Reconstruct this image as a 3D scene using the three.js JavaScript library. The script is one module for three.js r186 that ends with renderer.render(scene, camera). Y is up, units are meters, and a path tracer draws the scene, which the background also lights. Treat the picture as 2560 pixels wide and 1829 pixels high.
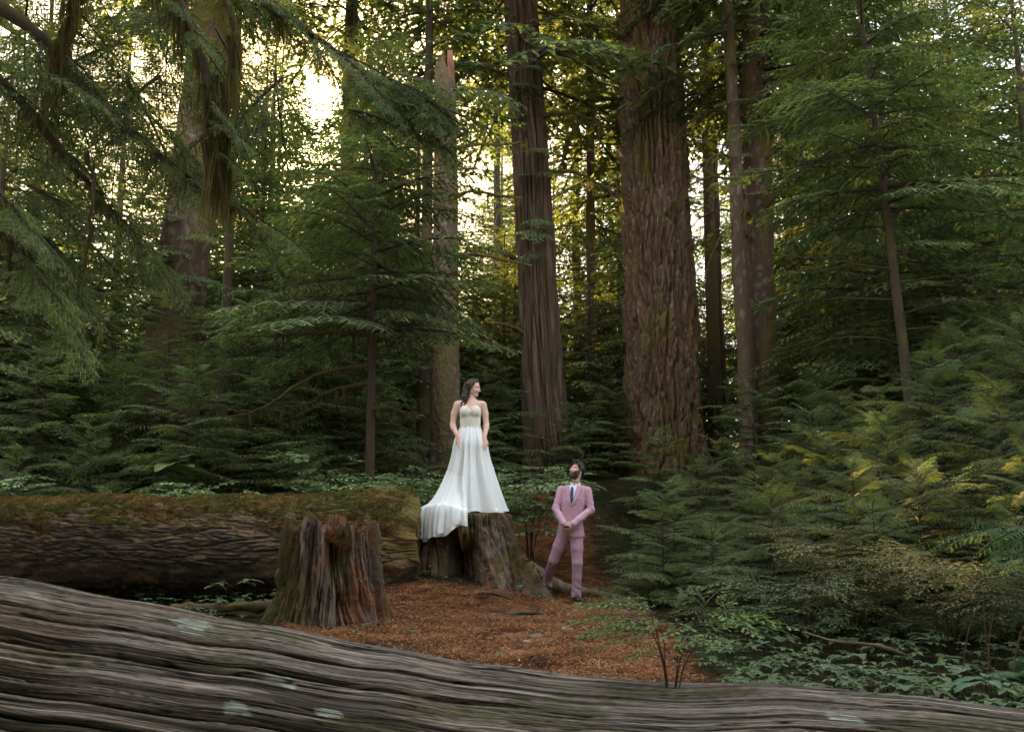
import * as THREE from 'three';
import { mergeGeometries } from 'three/addons/utils/BufferGeometryUtils.js';

const clamp = (x, a = 0, b = 1) => Math.min(b, Math.max(a, x));
const mix = (a, b, t) => a + (b - a) * t;

// ---------------------------------------------------------------- camera, sky, sun, exposure
const scene = new THREE.Scene();
const camera = new THREE.PerspectiveCamera(41.72, 1024 / 731, 0.1, 400);
camera.position.set(0, 1.09, 0);
camera.rotation.set(0.15113, 0, 0);
camera.updateMatrixWorld();
camera.focus = 12.6;
camera.userData.fStop = 7;

const renderer = new THREE.WebGLRenderer({ antialias: true });
renderer.toneMapping = THREE.LinearToneMapping;
renderer.toneMappingExposure = 11.5;
renderer.shadowMap.enabled = true;

const SUN = new THREE.Vector3(-0.2063, 0.3687, -0.9554).normalize();
{
  // evening sky: pale blue air, whiter low down, and the warm aureole of a low sun
  const W = 1024, H = 512, d = new Float32Array(W * H * 4);
  for (let j = 0; j < H; j++) {
    const el = ((j + 0.5) / H - 0.5) * Math.PI, y = Math.sin(el), c = Math.cos(el);
    for (let i = 0; i < W; i++) {
      const az = ((i + 0.5) / W - 0.5) * 2 * Math.PI, x = c * Math.cos(az), z = c * Math.sin(az);
      const dt = Math.min(1, x * SUN.x + y * SUN.y + z * SUN.z), ang = Math.acos(dt) * 57.2958;
      const h = Math.max(0, y), low = Math.exp(-h * 5);
      let r = 0.72 + 0.26 * low, g = 0.80 + 0.17 * low, b = 0.90 + 0.06 * low;
      const w = Math.exp(-ang / 10), core = Math.exp(-Math.pow(ang / 3.0, 2)) * 16;
      r = mix(r, 3.2, w) + core; g = mix(g, 2.05, w) + core * 0.78; b = mix(b, 0.5, w) + core * 0.42;
      const k = (j * W + i) * 4;
      d[k] = r * 0.34; d[k + 1] = g * 0.34; d[k + 2] = b * 0.34; d[k + 3] = 1;
    }
  }
  const t = new THREE.DataTexture(d, W, H, THREE.RGBAFormat, THREE.FloatType);
  t.mapping = THREE.EquirectangularReflectionMapping; t.magFilter = THREE.LinearFilter; t.minFilter = THREE.LinearFilter;
  t.needsUpdate = true;
  scene.background = t; scene.environment = t;
}
const sun = new THREE.DirectionalLight(new THREE.Color(1.0, 0.66, 0.27), 5);
sun.position.copy(SUN).multiplyScalar(90).add(new THREE.Vector3(0, 0, -15));
sun.target.position.set(0, 0, -15);
sun.castShadow = true; sun.shadow.mapSize.set(4096, 4096);
Object.assign(sun.shadow.camera, { left: -40, right: 40, top: 40, bottom: -40, near: 1, far: 200 });
scene.add(sun, sun.target);

// ---------------------------------------------------------------- helpers
const V = (x, y, z) => new THREE.Vector3(x, y, z);
const sstep = (a, b, x) => { const t = clamp((x - a) / (b - a)); return t * t * (3 - 2 * t); };
function rng(seed) { let s = (seed * 2654435761) >>> 0 || 1; return () => { s ^= s << 13; s >>>= 0; s ^= s >>> 17; s ^= s << 5; s >>>= 0; return s / 4294967296; }; }
const PERM = new Uint8Array(512);
{ const r = rng(77), p = [...Array(256).keys()]; for (let i = 255; i > 0; i--) { const j = Math.floor(r() * (i + 1)); [p[i], p[j]] = [p[j], p[i]]; } for (let i = 0; i < 512; i++) PERM[i] = p[i & 255]; }
function grad(h, x, y, z) { h &= 15; const u = h < 8 ? x : y, v = h < 4 ? y : h === 12 || h === 14 ? x : z; return ((h & 1) ? -u : u) + ((h & 2) ? -v : v); }
function noise(x, y = 0, z = 0) {
  const X0 = Math.floor(x), Y0 = Math.floor(y), Z0 = Math.floor(z), X = X0 & 255, Y = Y0 & 255, Z = Z0 & 255;
  x -= X0; y -= Y0; z -= Z0;
  const u = x * x * x * (x * (x * 6 - 15) + 10), v = y * y * y * (y * (y * 6 - 15) + 10), w = z * z * z * (z * (z * 6 - 15) + 10);
  const A = PERM[X] + Y, AA = PERM[A] + Z, AB = PERM[A + 1] + Z, B = PERM[X + 1] + Y, BA = PERM[B] + Z, BB = PERM[B + 1] + Z;
  const l = (a, b, t) => a + (b - a) * t;
  return l(l(l(grad(PERM[AA], x, y, z), grad(PERM[BA], x - 1, y, z), u), l(grad(PERM[AB], x, y - 1, z), grad(PERM[BB], x - 1, y - 1, z), u), v),
    l(l(grad(PERM[AA + 1], x, y, z - 1), grad(PERM[BA + 1], x - 1, y, z - 1), u), l(grad(PERM[AB + 1], x, y - 1, z - 1), grad(PERM[BB + 1], x - 1, y - 1, z - 1), u), v), w);
}
function fbm(x, y, z, o = 4) { let a = 0.5, s = 0; for (let i = 0; i < o; i++) { s += a * noise(x, y, z); x *= 2.03; y *= 2.03; z *= 2.03; a *= 0.5; } return s; }
// distance to the nearest (and second) of scattered points, for scaly bark
function cells(x, y, s = 0) {
  const xi = Math.floor(x), yi = Math.floor(y); let a = 9, b = 9, id = 0;
  for (let j = -1; j < 2; j++) for (let i = -1; i < 2; i++) {
    const h = PERM[(PERM[(xi + i + s) & 255] + yi + j) & 255], h2 = PERM[(h + 91) & 255];
    const dx = xi + i + h / 255 - x, dy = yi + j + h2 / 255 - y, d = Math.hypot(dx, dy);
    if (d < a) { b = a; a = d; id = h; } else if (d < b) b = d;
  }
  return [a, b, id / 255];
}
const lerp3 = (a, b, t) => [mix(a[0], b[0], t), mix(a[1], b[1], t), mix(a[2], b[2], t)];

// a builder that collects triangles with colours and merges them into one geometry
class Geo {
  constructor() { this.p = []; this.c = []; this.i = []; this.uv = []; }
  v(x, y, z, c, u = 0, w = 0) { this.p.push(x, y, z); if (c) this.c.push(c[0], c[1], c[2]); this.uv.push(u, w); return this.p.length / 3 - 1; }
  t(a, b, c) { this.i.push(a, b, c); }
  q(a, b, c, d) { this.i.push(a, b, c, a, c, d); }
  // a tapered tube along points [{p:Vector3, r}], a few sides
  tube(pts, n, col, rough = 0, cap = true) {
    const rings = []; let up = V(0.13, 1, 0.21).normalize(), vlen = 0;
    for (let k = 0; k < pts.length; k++) {
      const a = pts[Math.max(0, k - 1)].p, b = pts[Math.min(pts.length - 1, k + 1)].p, T = b.clone().sub(a).normalize();
      if (k) vlen += pts[k].p.distanceTo(pts[k - 1].p);
      const X = V(0, 0, 0).crossVectors(up, T); if (X.lengthSq() < 1e-4) X.set(1, 0, 0).cross(T); X.normalize(); const Y = V(0, 0, 0).crossVectors(T, X); up = Y.clone().lerp(up, 0.0);
      const ring = [];
      for (let j = 0; j < n; j++) {
        const th = j / n * 2 * Math.PI, rr = pts[k].r * (1 + (rough ? rough * noise(pts[k].p.x * 9 + Math.cos(th) * 2, pts[k].p.y * 9, pts[k].p.z * 9 + Math.sin(th) * 2) * 2 : 0));
        const q = pts[k].p.clone().addScaledVector(X, Math.cos(th) * rr).addScaledVector(Y, Math.sin(th) * rr);
        ring.push(this.v(q.x, q.y, q.z, typeof col === 'function' ? col(q, th, k) : col, j / n, vlen));
      }
      rings.push(ring);
    }
    for (let k = 0; k + 1 < rings.length; k++) for (let j = 0; j < n; j++) { const j2 = (j + 1) % n; this.q(rings[k][j], rings[k][j2], rings[k + 1][j2], rings[k + 1][j]); }
    if (cap) for (const [k, s] of [[0, 1], [rings.length - 1, 0]]) {
      const p = pts[k].p, c = this.v(p.x, p.y, p.z, typeof col === 'function' ? col(p, 0, k) : col, 0, 0);
      for (let j = 0; j < n; j++) { const j2 = (j + 1) % n; s ? this.t(c, rings[k][j2], rings[k][j]) : this.t(c, rings[k][j], rings[k][j2]); }
    }
    return this;
  }
  build(flat = false) {
    let g = new THREE.BufferGeometry();
    g.setAttribute('position', new THREE.Float32BufferAttribute(this.p, 3));
    if (this.c.length) g.setAttribute('color', new THREE.Float32BufferAttribute(this.c, 3));
    g.setAttribute('uv', new THREE.Float32BufferAttribute(this.uv, 2));
    g.setIndex(this.i);
    if (!flat) g.computeVertexNormals();
    return g;
  }
}
// a grid surface: f(u, v, out) -> [x, y, z, colour]; wraps round in u when closed
function grid(us, vs, f, closed = false) {
  const g = new Geo(), nu = us.length, nv = vs.length;
  for (let j = 0; j < nv; j++) for (let i = 0; i < nu; i++) { const o = f(us[i], vs[j], i, j); g.v(o[0], o[1], o[2], o[3], o[4] ?? us[i], o[5] ?? vs[j]); }
  for (let j = 0; j + 1 < nv; j++) for (let i = 0; i < (closed ? nu : nu - 1); i++) { const i2 = (i + 1) % nu; g.q(j * nu + i, j * nu + i2, (j + 1) * nu + i2, (j + 1) * nu + i); }
  return g.build();
}
const range = (a, b, n) => Array.from({ length: n }, (_, i) => mix(a, b, i / (n - 1)));

const taken = new Set(), counts = {};
function numbered(name) { if (!taken.has(name)) { taken.add(name); return name; } const k = counts[name] = (counts[name] || 0) + 1; const n = `${name}_${String(k).padStart(3, '0')}`; taken.add(n); return n; }
function shade(o) { o.traverse(m => { if (m.isMesh) { m.castShadow = true; m.receiveShadow = true; } }); return o; }
function thing(name, label, category, pos = [0, 0, 0], group, turn = 0) {
  const o = new THREE.Group(); o.name = numbered(name); o.position.set(...pos); o.rotation.y = turn;
  o.userData = { label, category }; if (group) o.userData.group = group; scene.add(o); return o;
}
function part(name, geo, mat, parent, label) { const m = new THREE.Mesh(geo, mat); m.name = name; m.castShadow = m.receiveShadow = true; parent.add(m); if (label) m.userData.label = label; return m; }
function structure(name, geo, mat) { const m = part(name, geo, mat, scene); m.name = numbered(name); m.userData.kind = 'structure'; return m; }
function single(name, geo, mat, label, category, pos, group) { const m = part(name, geo, mat, scene); m.name = numbered(name); m.userData = { label, category }; if (group) m.userData.group = group; if (pos) m.position.set(...pos); return m; }
const _o = new THREE.Object3D(), _c = new THREE.Color();
// scattered small pieces (needles, moss threads, leaflets): items = [[x,y,z, rx,ry,rz, s|[sx,sy,sz], colour]]
function scatter(name, geo, mat, items, parent, order = 'YXZ') {
  const m = new THREE.InstancedMesh(geo, mat, Math.max(1, items.length)); m.name = name;
  items.forEach((a, i) => {
    _o.position.set(a[0], a[1], a[2]); _o.rotation.set(a[3], a[4], a[5], order);
    if (Array.isArray(a[6])) _o.scale.set(...a[6]); else _o.scale.setScalar(a[6]);
    _o.updateMatrix(); m.setMatrixAt(i, _o.matrix); const c = a[7]; m.setColorAt(i, c ? _c.setRGB(c[0], c[1], c[2]) : _c.setRGB(1, 1, 1));
  });
  m.userData.kind = 'stuff'; m.castShadow = m.receiveShadow = true; parent.add(m); return m;
}
function tex(w, h, f, srgb = false) {
  const d = new Uint8Array(w * h * 4);
  for (let j = 0; j < h; j++) for (let i = 0; i < w; i++) { const c = f(i / w, j / h), k = (j * w + i) * 4; if (typeof c === 'number') d[k] = d[k + 1] = d[k + 2] = clamp(c) * 255; else { d[k] = clamp(c[0]) * 255; d[k + 1] = clamp(c[1]) * 255; d[k + 2] = clamp(c[2]) * 255; } d[k + 3] = 255; }
  const t = new THREE.DataTexture(d, w, h); t.wrapS = t.wrapT = THREE.RepeatWrapping; t.magFilter = THREE.LinearFilter; t.minFilter = THREE.LinearMipmapLinearFilter; if (srgb) t.colorSpace = THREE.SRGBColorSpace; t.needsUpdate = true; return t;
}
// noise that repeats over the unit square
function tileNoise(u, v, fu, fv, s) { const a = u * 2 * Math.PI, b = v * 2 * Math.PI; return noise(Math.cos(a) * fu / 6.283 + s, Math.sin(a) * fu / 6.283 + Math.cos(b) * fv / 6.283 * 1.7, Math.sin(b) * fv / 6.283 + s * 1.3); }
// ---------------------------------------------------------------- ground
function groundY(x, z) {
  const D = -z;
  let h = 0;
  h += 1.8 * sstep(12.2, 21, D) * (1 - 0.25 * sstep(2, 9, x)) + Math.max(0, D - 20) * 0.035 + Math.max(0, D - 30) * 0.045;          // bank behind the clearing
  h += 0.36 * Math.exp(-(Math.pow((x + 1.25) / 1.5, 2) + Math.pow((D - 13.0) / 1.9, 2)));             // rise under the tall stump
  h -= 0.45 * sstep(4.6, 2.2, D);                                                                    // lower towards the camera
  h += 0.5 * sstep(2.2, 6, x) * sstep(7, 13, D);                                                     // bank under the thicket
  h -= 0.09 * Math.exp(-(Math.pow((x - 0.8) / 0.7, 2) + Math.pow((D - 12.2) / 1.2, 2)));
  h += 0.07 * fbm(x * 0.7, z * 0.7, 3, 3) + 0.025 * noise(x * 3.1, z * 3.1, 7);
  return h;
}
// where the trodden red-brown litter lies: 1 on the path
function pathMask(x, z) {
  const D = -z, e = 0.35 * fbm(x * 1.3, z * 1.3, 11, 3);
  let m = 0;
  const right = D < 8 ? 1.05 + (D - 5) * 0.11 : D < 12 ? 1.38 + 0.03 * (D - 8) : D < 15 ? 1.5 - 0.1 * (D - 12) : 1.3;
  const left = D < 9.5 ? -2.6 : D < 12 ? -1.6 : D < 14 ? -0.2 : -0.6;
  m = sstep(right + e + 0.22, right + e - 0.22, x) * sstep(left + e - 0.3, left + e + 0.3, x) * sstep(19.5 + e * 2, 18 + e * 2, D);
  return m;
}
const litterTex = tex(1024, 1024, (u, v) => {
  const n = tileNoise(u, v, 40, 40, 3) * 0.5 + tileNoise(u, v, 130, 130, 5) * 0.6 + tileNoise(u, v, 12, 12, 9) * 0.35;
  const k = clamp(0.62 + n * 0.62, 0.16, 1), r = tileNoise(u, v, 70, 70, 21);
  return [k * (1 + 0.12 * r), k * (0.98 - 0.05 * r), k * (0.92 - 0.16 * r)];
}, true);
const litterBump = tex(1024, 1024, (u, v) => 0.5 + 0.5 * (tileNoise(u, v, 90, 90, 31) * 0.7 + tileNoise(u, v, 200, 200, 35) * 0.6));
const groundMat = new THREE.MeshPhysicalMaterial({ name: 'duff', specularIntensity: 0.15, vertexColors: true, map: litterTex, bumpMap: litterBump, bumpScale: 0.02, roughness: 0.97 });
{
  // one sheet, fine in the clearing and coarse towards the horizon
  const far = (n, a, k) => Array.from({ length: n }, (_, i) => a * Math.pow(k, i + 1));
  const xs = [...far(12, 12, 1.32).map(v => -v).reverse(), ...range(-12, 12, 241), ...far(12, 12, 1.32)];
  const zs = [6, 3, ...range(0, -24, 241), ...far(13, 24, 1.22).map(v => -v)];
  const g = grid(xs, zs, (x, z) => {
    const m = pathMask(x, z), n = fbm(x * 2.2, z * 2.2, 5, 3), n2 = noise(x * 0.9, z * 0.9, 40);
    const red = lerp3([0.31, 0.125, 0.05], [0.19, 0.08, 0.035], clamp(0.5 + n * 1.5));
    const duff = lerp3([0.075, 0.05, 0.026], [0.04, 0.045, 0.018], clamp(0.5 + n2 * 1.5));
    const soil = sstep(0.02, 0.2, fbm(x * 1.6 + 5, z * 1.6, 66, 4) + 0.12 * sstep(9.5, 7, -z) * sstep(0.9, -0.6, x));
    const c = lerp3(duff, lerp3(red, [0.085, 0.04, 0.022], soil * 0.75), m);
    const y = groundY(x, z) + (Math.abs(x) < 12 && z > -24 ? 0.02 * fbm(x * 6, z * 6, 2, 2) : 0);
    return [x, y, z, c, x / 1.6, z / 1.6];
  });
  structure('forest_floor', g, groundMat);
}
// ---------------------------------------------------------------- foliage pieces
const needleMat = new THREE.MeshPhysicalMaterial({ name: 'hemlock_needles', vertexColors: true, roughness: 0.95, specularIntensity: 0.25, transmission: 0.42, thickness: 0, side: THREE.DoubleSide });
const leafMat = new THREE.MeshPhysicalMaterial({ name: 'broad_leaf', vertexColors: true, roughness: 0.9, specularIntensity: 0.4, transmission: 0.35, thickness: 0, side: THREE.DoubleSide });
const mossMat = new THREE.MeshPhysicalMaterial({ name: 'moss_threads', vertexColors: true, roughness: 0.97, specularIntensity: 0.1, transmission: 0.5, thickness: 0, side: THREE.DoubleSide });
const G1 = [0.055, 0.086, 0.025], G2 = [0.23, 0.27, 0.06], TWIG = [0.06, 0.042, 0.026];

// one flat drooping hemlock bough, 1 m long along +x, made of side sprays, twigs and needles
function boughGeo(seed, lod) {
  const r = rng(seed), g = new Geo();
  const fine = lod === 0, K = fine ? 1 : lod === 1 ? 1.7 : 3.0;
  const nl = 0.017 * K, nw = 0.0075 * K, ns = 0.017 * K, bw = 0.0052 * K;
  const droop = 0.10 + r() * 0.13, rise = 0.03 + r() * 0.08, bend = (r() - 0.5) * 0.16;
  const axis = x => V(x, rise * x - droop * x * x - 0.05 * Math.pow(x, 6), bend * x * x);
  // a twig: a slim flat blade of close needles with a toothed edge
  const needles = (P, len, dir, side, c0) => {
    const tone = r(), p0 = P(0), p1 = P(0.5), p2 = P(1), C = c0 || lerp3(G1, G2, clamp(Math.pow(tone, 1.4) * 0.95));
    const w = bw * (0.8 + 0.5 * r()), sx = side.x * w, sz = side.z * w, sy = (r() - 0.5) * 0.5 * w;
    const a = g.v(p0.x, p0.y, p0.z, C), b = g.v(p1.x + sx, p1.y + sy, p1.z + sz, C), c = g.v(p1.x - sx, p1.y - sy, p1.z - sz, C), e = g.v(p2.x, p2.y, p2.z, C);
    g.t(a, b, c); g.t(c, b, e);
    const n = Math.max(1, Math.floor(len / ns));
    for (let k = 0; k < n; k++) for (const s of [-1, 1]) {
      const t = (k + 0.2 + r() * 0.5) / n, p = P(t), l = nl * (0.75 + 0.5 * r()) * (t > 0.8 ? 0.75 : 1), an = 0.85 + r() * 0.35, lift = (r() - 0.45) * 0.25, hw = nw / 2;
      const dx = dir.x * Math.cos(an) + side.x * s * Math.sin(an), dz = dir.z * Math.cos(an) + side.z * s * Math.sin(an), dy = dir.y * Math.cos(an) + lift;
      const q = 0.85 + 0.3 * r(), cc = [C[0] * q, C[1] * q, C[2] * q];
      g.t(g.v(p.x - dir.x * hw, p.y - dir.y * hw, p.z - dir.z * hw, cc), g.v(p.x + dir.x * hw, p.y + dir.y * hw, p.z + dir.z * hw, cc), g.v(p.x + dx * l, p.y + dy * l, p.z + dz * l, cc));
    }
  };
  const step = fine ? 0.062 : lod === 1 ? 0.075 : 0.12;
  // wood of the axis
  g.tube(range(0, 1, 7).map(x => ({ p: axis(x), r: mix(0.011, 0.0018, x) })), 4, TWIG, 0, false);
  let sgn = 1;
  for (let x = 0.07; x < 0.99; x += step * (0.55 + 0.3 * r())) {
    sgn = -sgn;
    const L = (0.46 * Math.pow(1 - x, 0.62) + 0.05) * Math.min(1, 0.35 + x / 0.32) * (0.72 + 0.5 * r());
    if (L < 0.03) continue;
    const ang = mix(1.12, 0.72, x) + (r() - 0.5) * 0.3, o = axis(x), cd = 0.06 + 0.16 * r(), tilt = (r() - 0.5) * 0.12;
    const D = V(Math.cos(ang), -0.12 + tilt, sgn * Math.sin(ang)).normalize(), S = V(-D.z, 0, D.x);
    const B = t => V(o.x + D.x * L * t - 0.0 * t, o.y + D.y * L * t - cd * L * t * t, o.z + D.z * L * t * (1 - 0.12 * t) + 0);
    if (fine) g.tube([{ p: B(0), r: 0.004 }, { p: B(0.5), r: 0.0025 }, { p: B(1), r: 0.001 }], 3, TWIG, 0, false);
    // twigs of the side spray
    let s2 = 1;
    const tw = fine ? 0.027 : lod === 1 ? 0.042 : 0.075;
    for (let t = 0.1; t < 0.97; t += tw / L * (0.6 + 0.4 * r())) {
      s2 = -s2;
      const l2 = (0.30 * L * Math.pow(1 - t, 0.55) + 0.012) * (0.7 + 0.6 * r()), a2 = 0.85 + (r() - 0.5) * 0.3, p0 = B(t);
      const d2 = V(D.x * Math.cos(a2) + S.x * s2 * Math.sin(a2), D.y - cd * t * 1.2 - 0.05, D.z * Math.cos(a2) + S.z * s2 * Math.sin(a2)).normalize(), q2 = V(-d2.z, 0, d2.x);
      needles(u => V(p0.x + d2.x * l2 * u, p0.y + d2.y * l2 * u - 0.25 * l2 * u * u, p0.z + d2.z * l2 * u), l2, d2, q2);
    }
    needles(B, L, D, S);
  }
  needles(t => axis(0.6 + 0.4 * t), 0.4, V(1, -0.3, 0).normalize(), V(0, 0, 1));
  return g.build(true);
}
const BOUGH = [0, 1, 2].map(l => range(0, 3, 4).map(k => boughGeo(11 + k * 7 + l * 40, l)));
console.log('bough tris', BOUGH.map(b => b.map(x => x.index.count / 3)).join(' | '));

// hanging moss: threads of uneven length below a limb (unit: about 0.5 m)
function mossGeo(seed, n) {
  const r = rng(seed), g = new Geo();
  for (let k = 0; k < n; k++) {
    const x0 = (r() - 0.5) * 0.16, z0 = (r() - 0.5) * 0.1, L = (0.12 + 0.42 * Math.pow(r(), 1.7)), w = 0.004 + r() * 0.006, a = r() * 6.28, ph = r() * 6, sw = 0.025 * r();
    const c = lerp3([0.15, 0.118, 0.032], [0.08, 0.078, 0.026], r());
    let pa, pb;
    for (let s = 0; s <= 5; s++) {
      const t = s / 5, y = -L * t, x = x0 + sw * Math.sin(ph + t * 4) * t - x0 * t * 0.4, z = z0 + sw * Math.cos(ph + t * 3.3) * t, ww = w * (1 - t * 0.85) * (0.7 + 0.6 * Math.sin(ph + t * 9) ** 2);
      const A = g.v(x - Math.cos(a) * ww, y, z - Math.sin(a) * ww, c), B = g.v(x + Math.cos(a) * ww, y, z + Math.sin(a) * ww, c);
      if (s) g.q(pa, pb, B, A); pa = A; pb = B;
    }
  }
  return g.build(true);
}
const MOSS = [0, 1, 2].map(k => mossGeo(500 + k, 34));
// a cushion tuft of ground moss, about 8 cm across
function tuftGeo(seed) {
  const r = rng(seed), g = new Geo();
  for (let k = 0; k < 26; k++) {
    const a = r() * 6.28, q = Math.sqrt(r()) * 0.035, x = Math.cos(a) * q, z = Math.sin(a) * q, b = r() * 6.28, l = 0.012 + r() * 0.022, w = 0.003 + r() * 0.003, lean = 0.6;
    const c = lerp3([0.75, 0.72, 0.6], [1.2, 1.15, 1.0], r());
    const A = g.v(x - Math.cos(b) * w, -0.004, z - Math.sin(b) * w, c), B = g.v(x + Math.cos(b) * w, -0.004, z + Math.sin(b) * w, c), C = g.v(x + (r() - 0.5) * l * lean * 2 + x * 0.4, l, z + (r() - 0.5) * l * lean * 2 + z * 0.4, c);
    g.t(A, B, C);
  }
  return g.build(true);
}
const TUFT = [0, 1].map(k => tuftGeo(900 + k));

// an oval leaf blade with a fold, along +x, length 1
function bladeInto(g, o, d, up, L, Wd, c, fold = 0.18, tip = 0.75) {
  const s = V(0, 0, 0).crossVectors(d, up).normalize(), n = V(0, 0, 0).crossVectors(s, d).normalize();
  const at = (t, w, h) => { const q = o.clone().addScaledVector(d, t * L).addScaledVector(s, w * Wd * L).addScaledVector(n, h * L - 0.12 * L * t * t); return g.v(q.x, q.y, q.z, c); };
  const a = at(0, 0, 0), m1 = at(0.35, 0, -0.02), m2 = at(tip, 0, -0.03), e = at(1, 0, -0.06);
  const l1 = at(0.3, -0.5, fold * Wd), l2 = at(tip - 0.08, -0.36, fold * 0.7 * Wd), r1 = at(0.3, 0.5, fold * Wd), r2 = at(tip - 0.08, 0.36, fold * 0.7 * Wd);
  g.t(a, m1, l1); g.q(l1, m1, m2, l2); g.t(l2, m2, e); g.t(a, r1, m1); g.q(m1, r1, r2, m2); g.t(m2, r2, e);
}
// a leafy sprig held flat, 0.5 m long, alternate leaves
function sprigGeo(seed, leafL, c1, c2, wd = 0.55, n = 13) {
  const r = rng(seed), g = new Geo(), bend = (r() - 0.5) * 0.2;
  const ax = t => V(0.5 * t, 0.05 * t - 0.10 * t * t, bend * t * t);
  g.tube([0, 0.35, 0.7, 1].map(t => ({ p: ax(t), r: mix(0.004, 0.0012, t) })), 3, [0.07, 0.05, 0.03], 0, false);
  for (let k = 0; k < n; k++) {
    const t = 0.14 + 0.84 * k / (n - 1), s = k % 2 ? 1 : -1, o = ax(t), a = 0.95 - t * 0.5 + (r() - 0.5) * 0.4, side = leafL * (k === n - 1 ? 0.2 : 1);
    const st = 0.05 * (1 - t) + 0.012;
    const d = V(Math.cos(a), (r() - 0.5) * 0.35 - 0.08, s * Math.sin(a)).normalize();
    const q = o.clone().addScaledVector(d, st);
    bladeInto(g, q, d, V((r() - 0.5) * 0.7, 1, (r() - 0.5) * 0.7).normalize(), leafL * (0.75 + 0.5 * r()), wd, lerp3(c1, c2, r()));
    if (t < 0.75) { const q2 = q.clone().addScaledVector(d, leafL * 0.9), d2 = V(d.x + 0.5 * (r() - 0.5), d.y, d.z + 0.6 * (r() - 0.5)).normalize(); bladeInto(g, q2, d2, V((r() - 0.5) * 0.7, 1, (r() - 0.5) * 0.7).normalize(), leafL * (0.7 + 0.5 * r()), wd, lerp3(c1, c2, r())); }
  }
  return g.build(true);
}
const SPRIG = range(0, 2, 3).map(k => sprigGeo(700 + k, 0.072, [0.17, 0.25, 0.085], [0.29, 0.36, 0.145]));
const SPRIG_SMALL = range(0, 2, 3).map(k => sprigGeo(720 + k, 0.03, [0.085, 0.105, 0.035], [0.13, 0.14, 0.05], 0.6, 17));
// ---------------------------------------------------------------- trunks
const barkBump = tex(512, 512, (u, v) => 0.5 + 0.5 * (tileNoise(u, v, 60, 24, 51) * 0.7 + tileNoise(u, v, 120, 60, 53) * 0.5));
barkBump.repeat.set(1, 1);
const barkMat = new THREE.MeshPhysicalMaterial({ name: 'bark', specularIntensity: 0.25, vertexColors: true, roughness: 0.95, bumpMap: barkBump, bumpScale: 0.012 });
const woodMat = new THREE.MeshPhysicalMaterial({ name: 'weathered_wood', specularIntensity: 0.25, vertexColors: true, roughness: 0.92, bumpMap: barkBump, bumpScale: 0.006 });
const MOSSC = [0.105, 0.08, 0.024];

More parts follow.
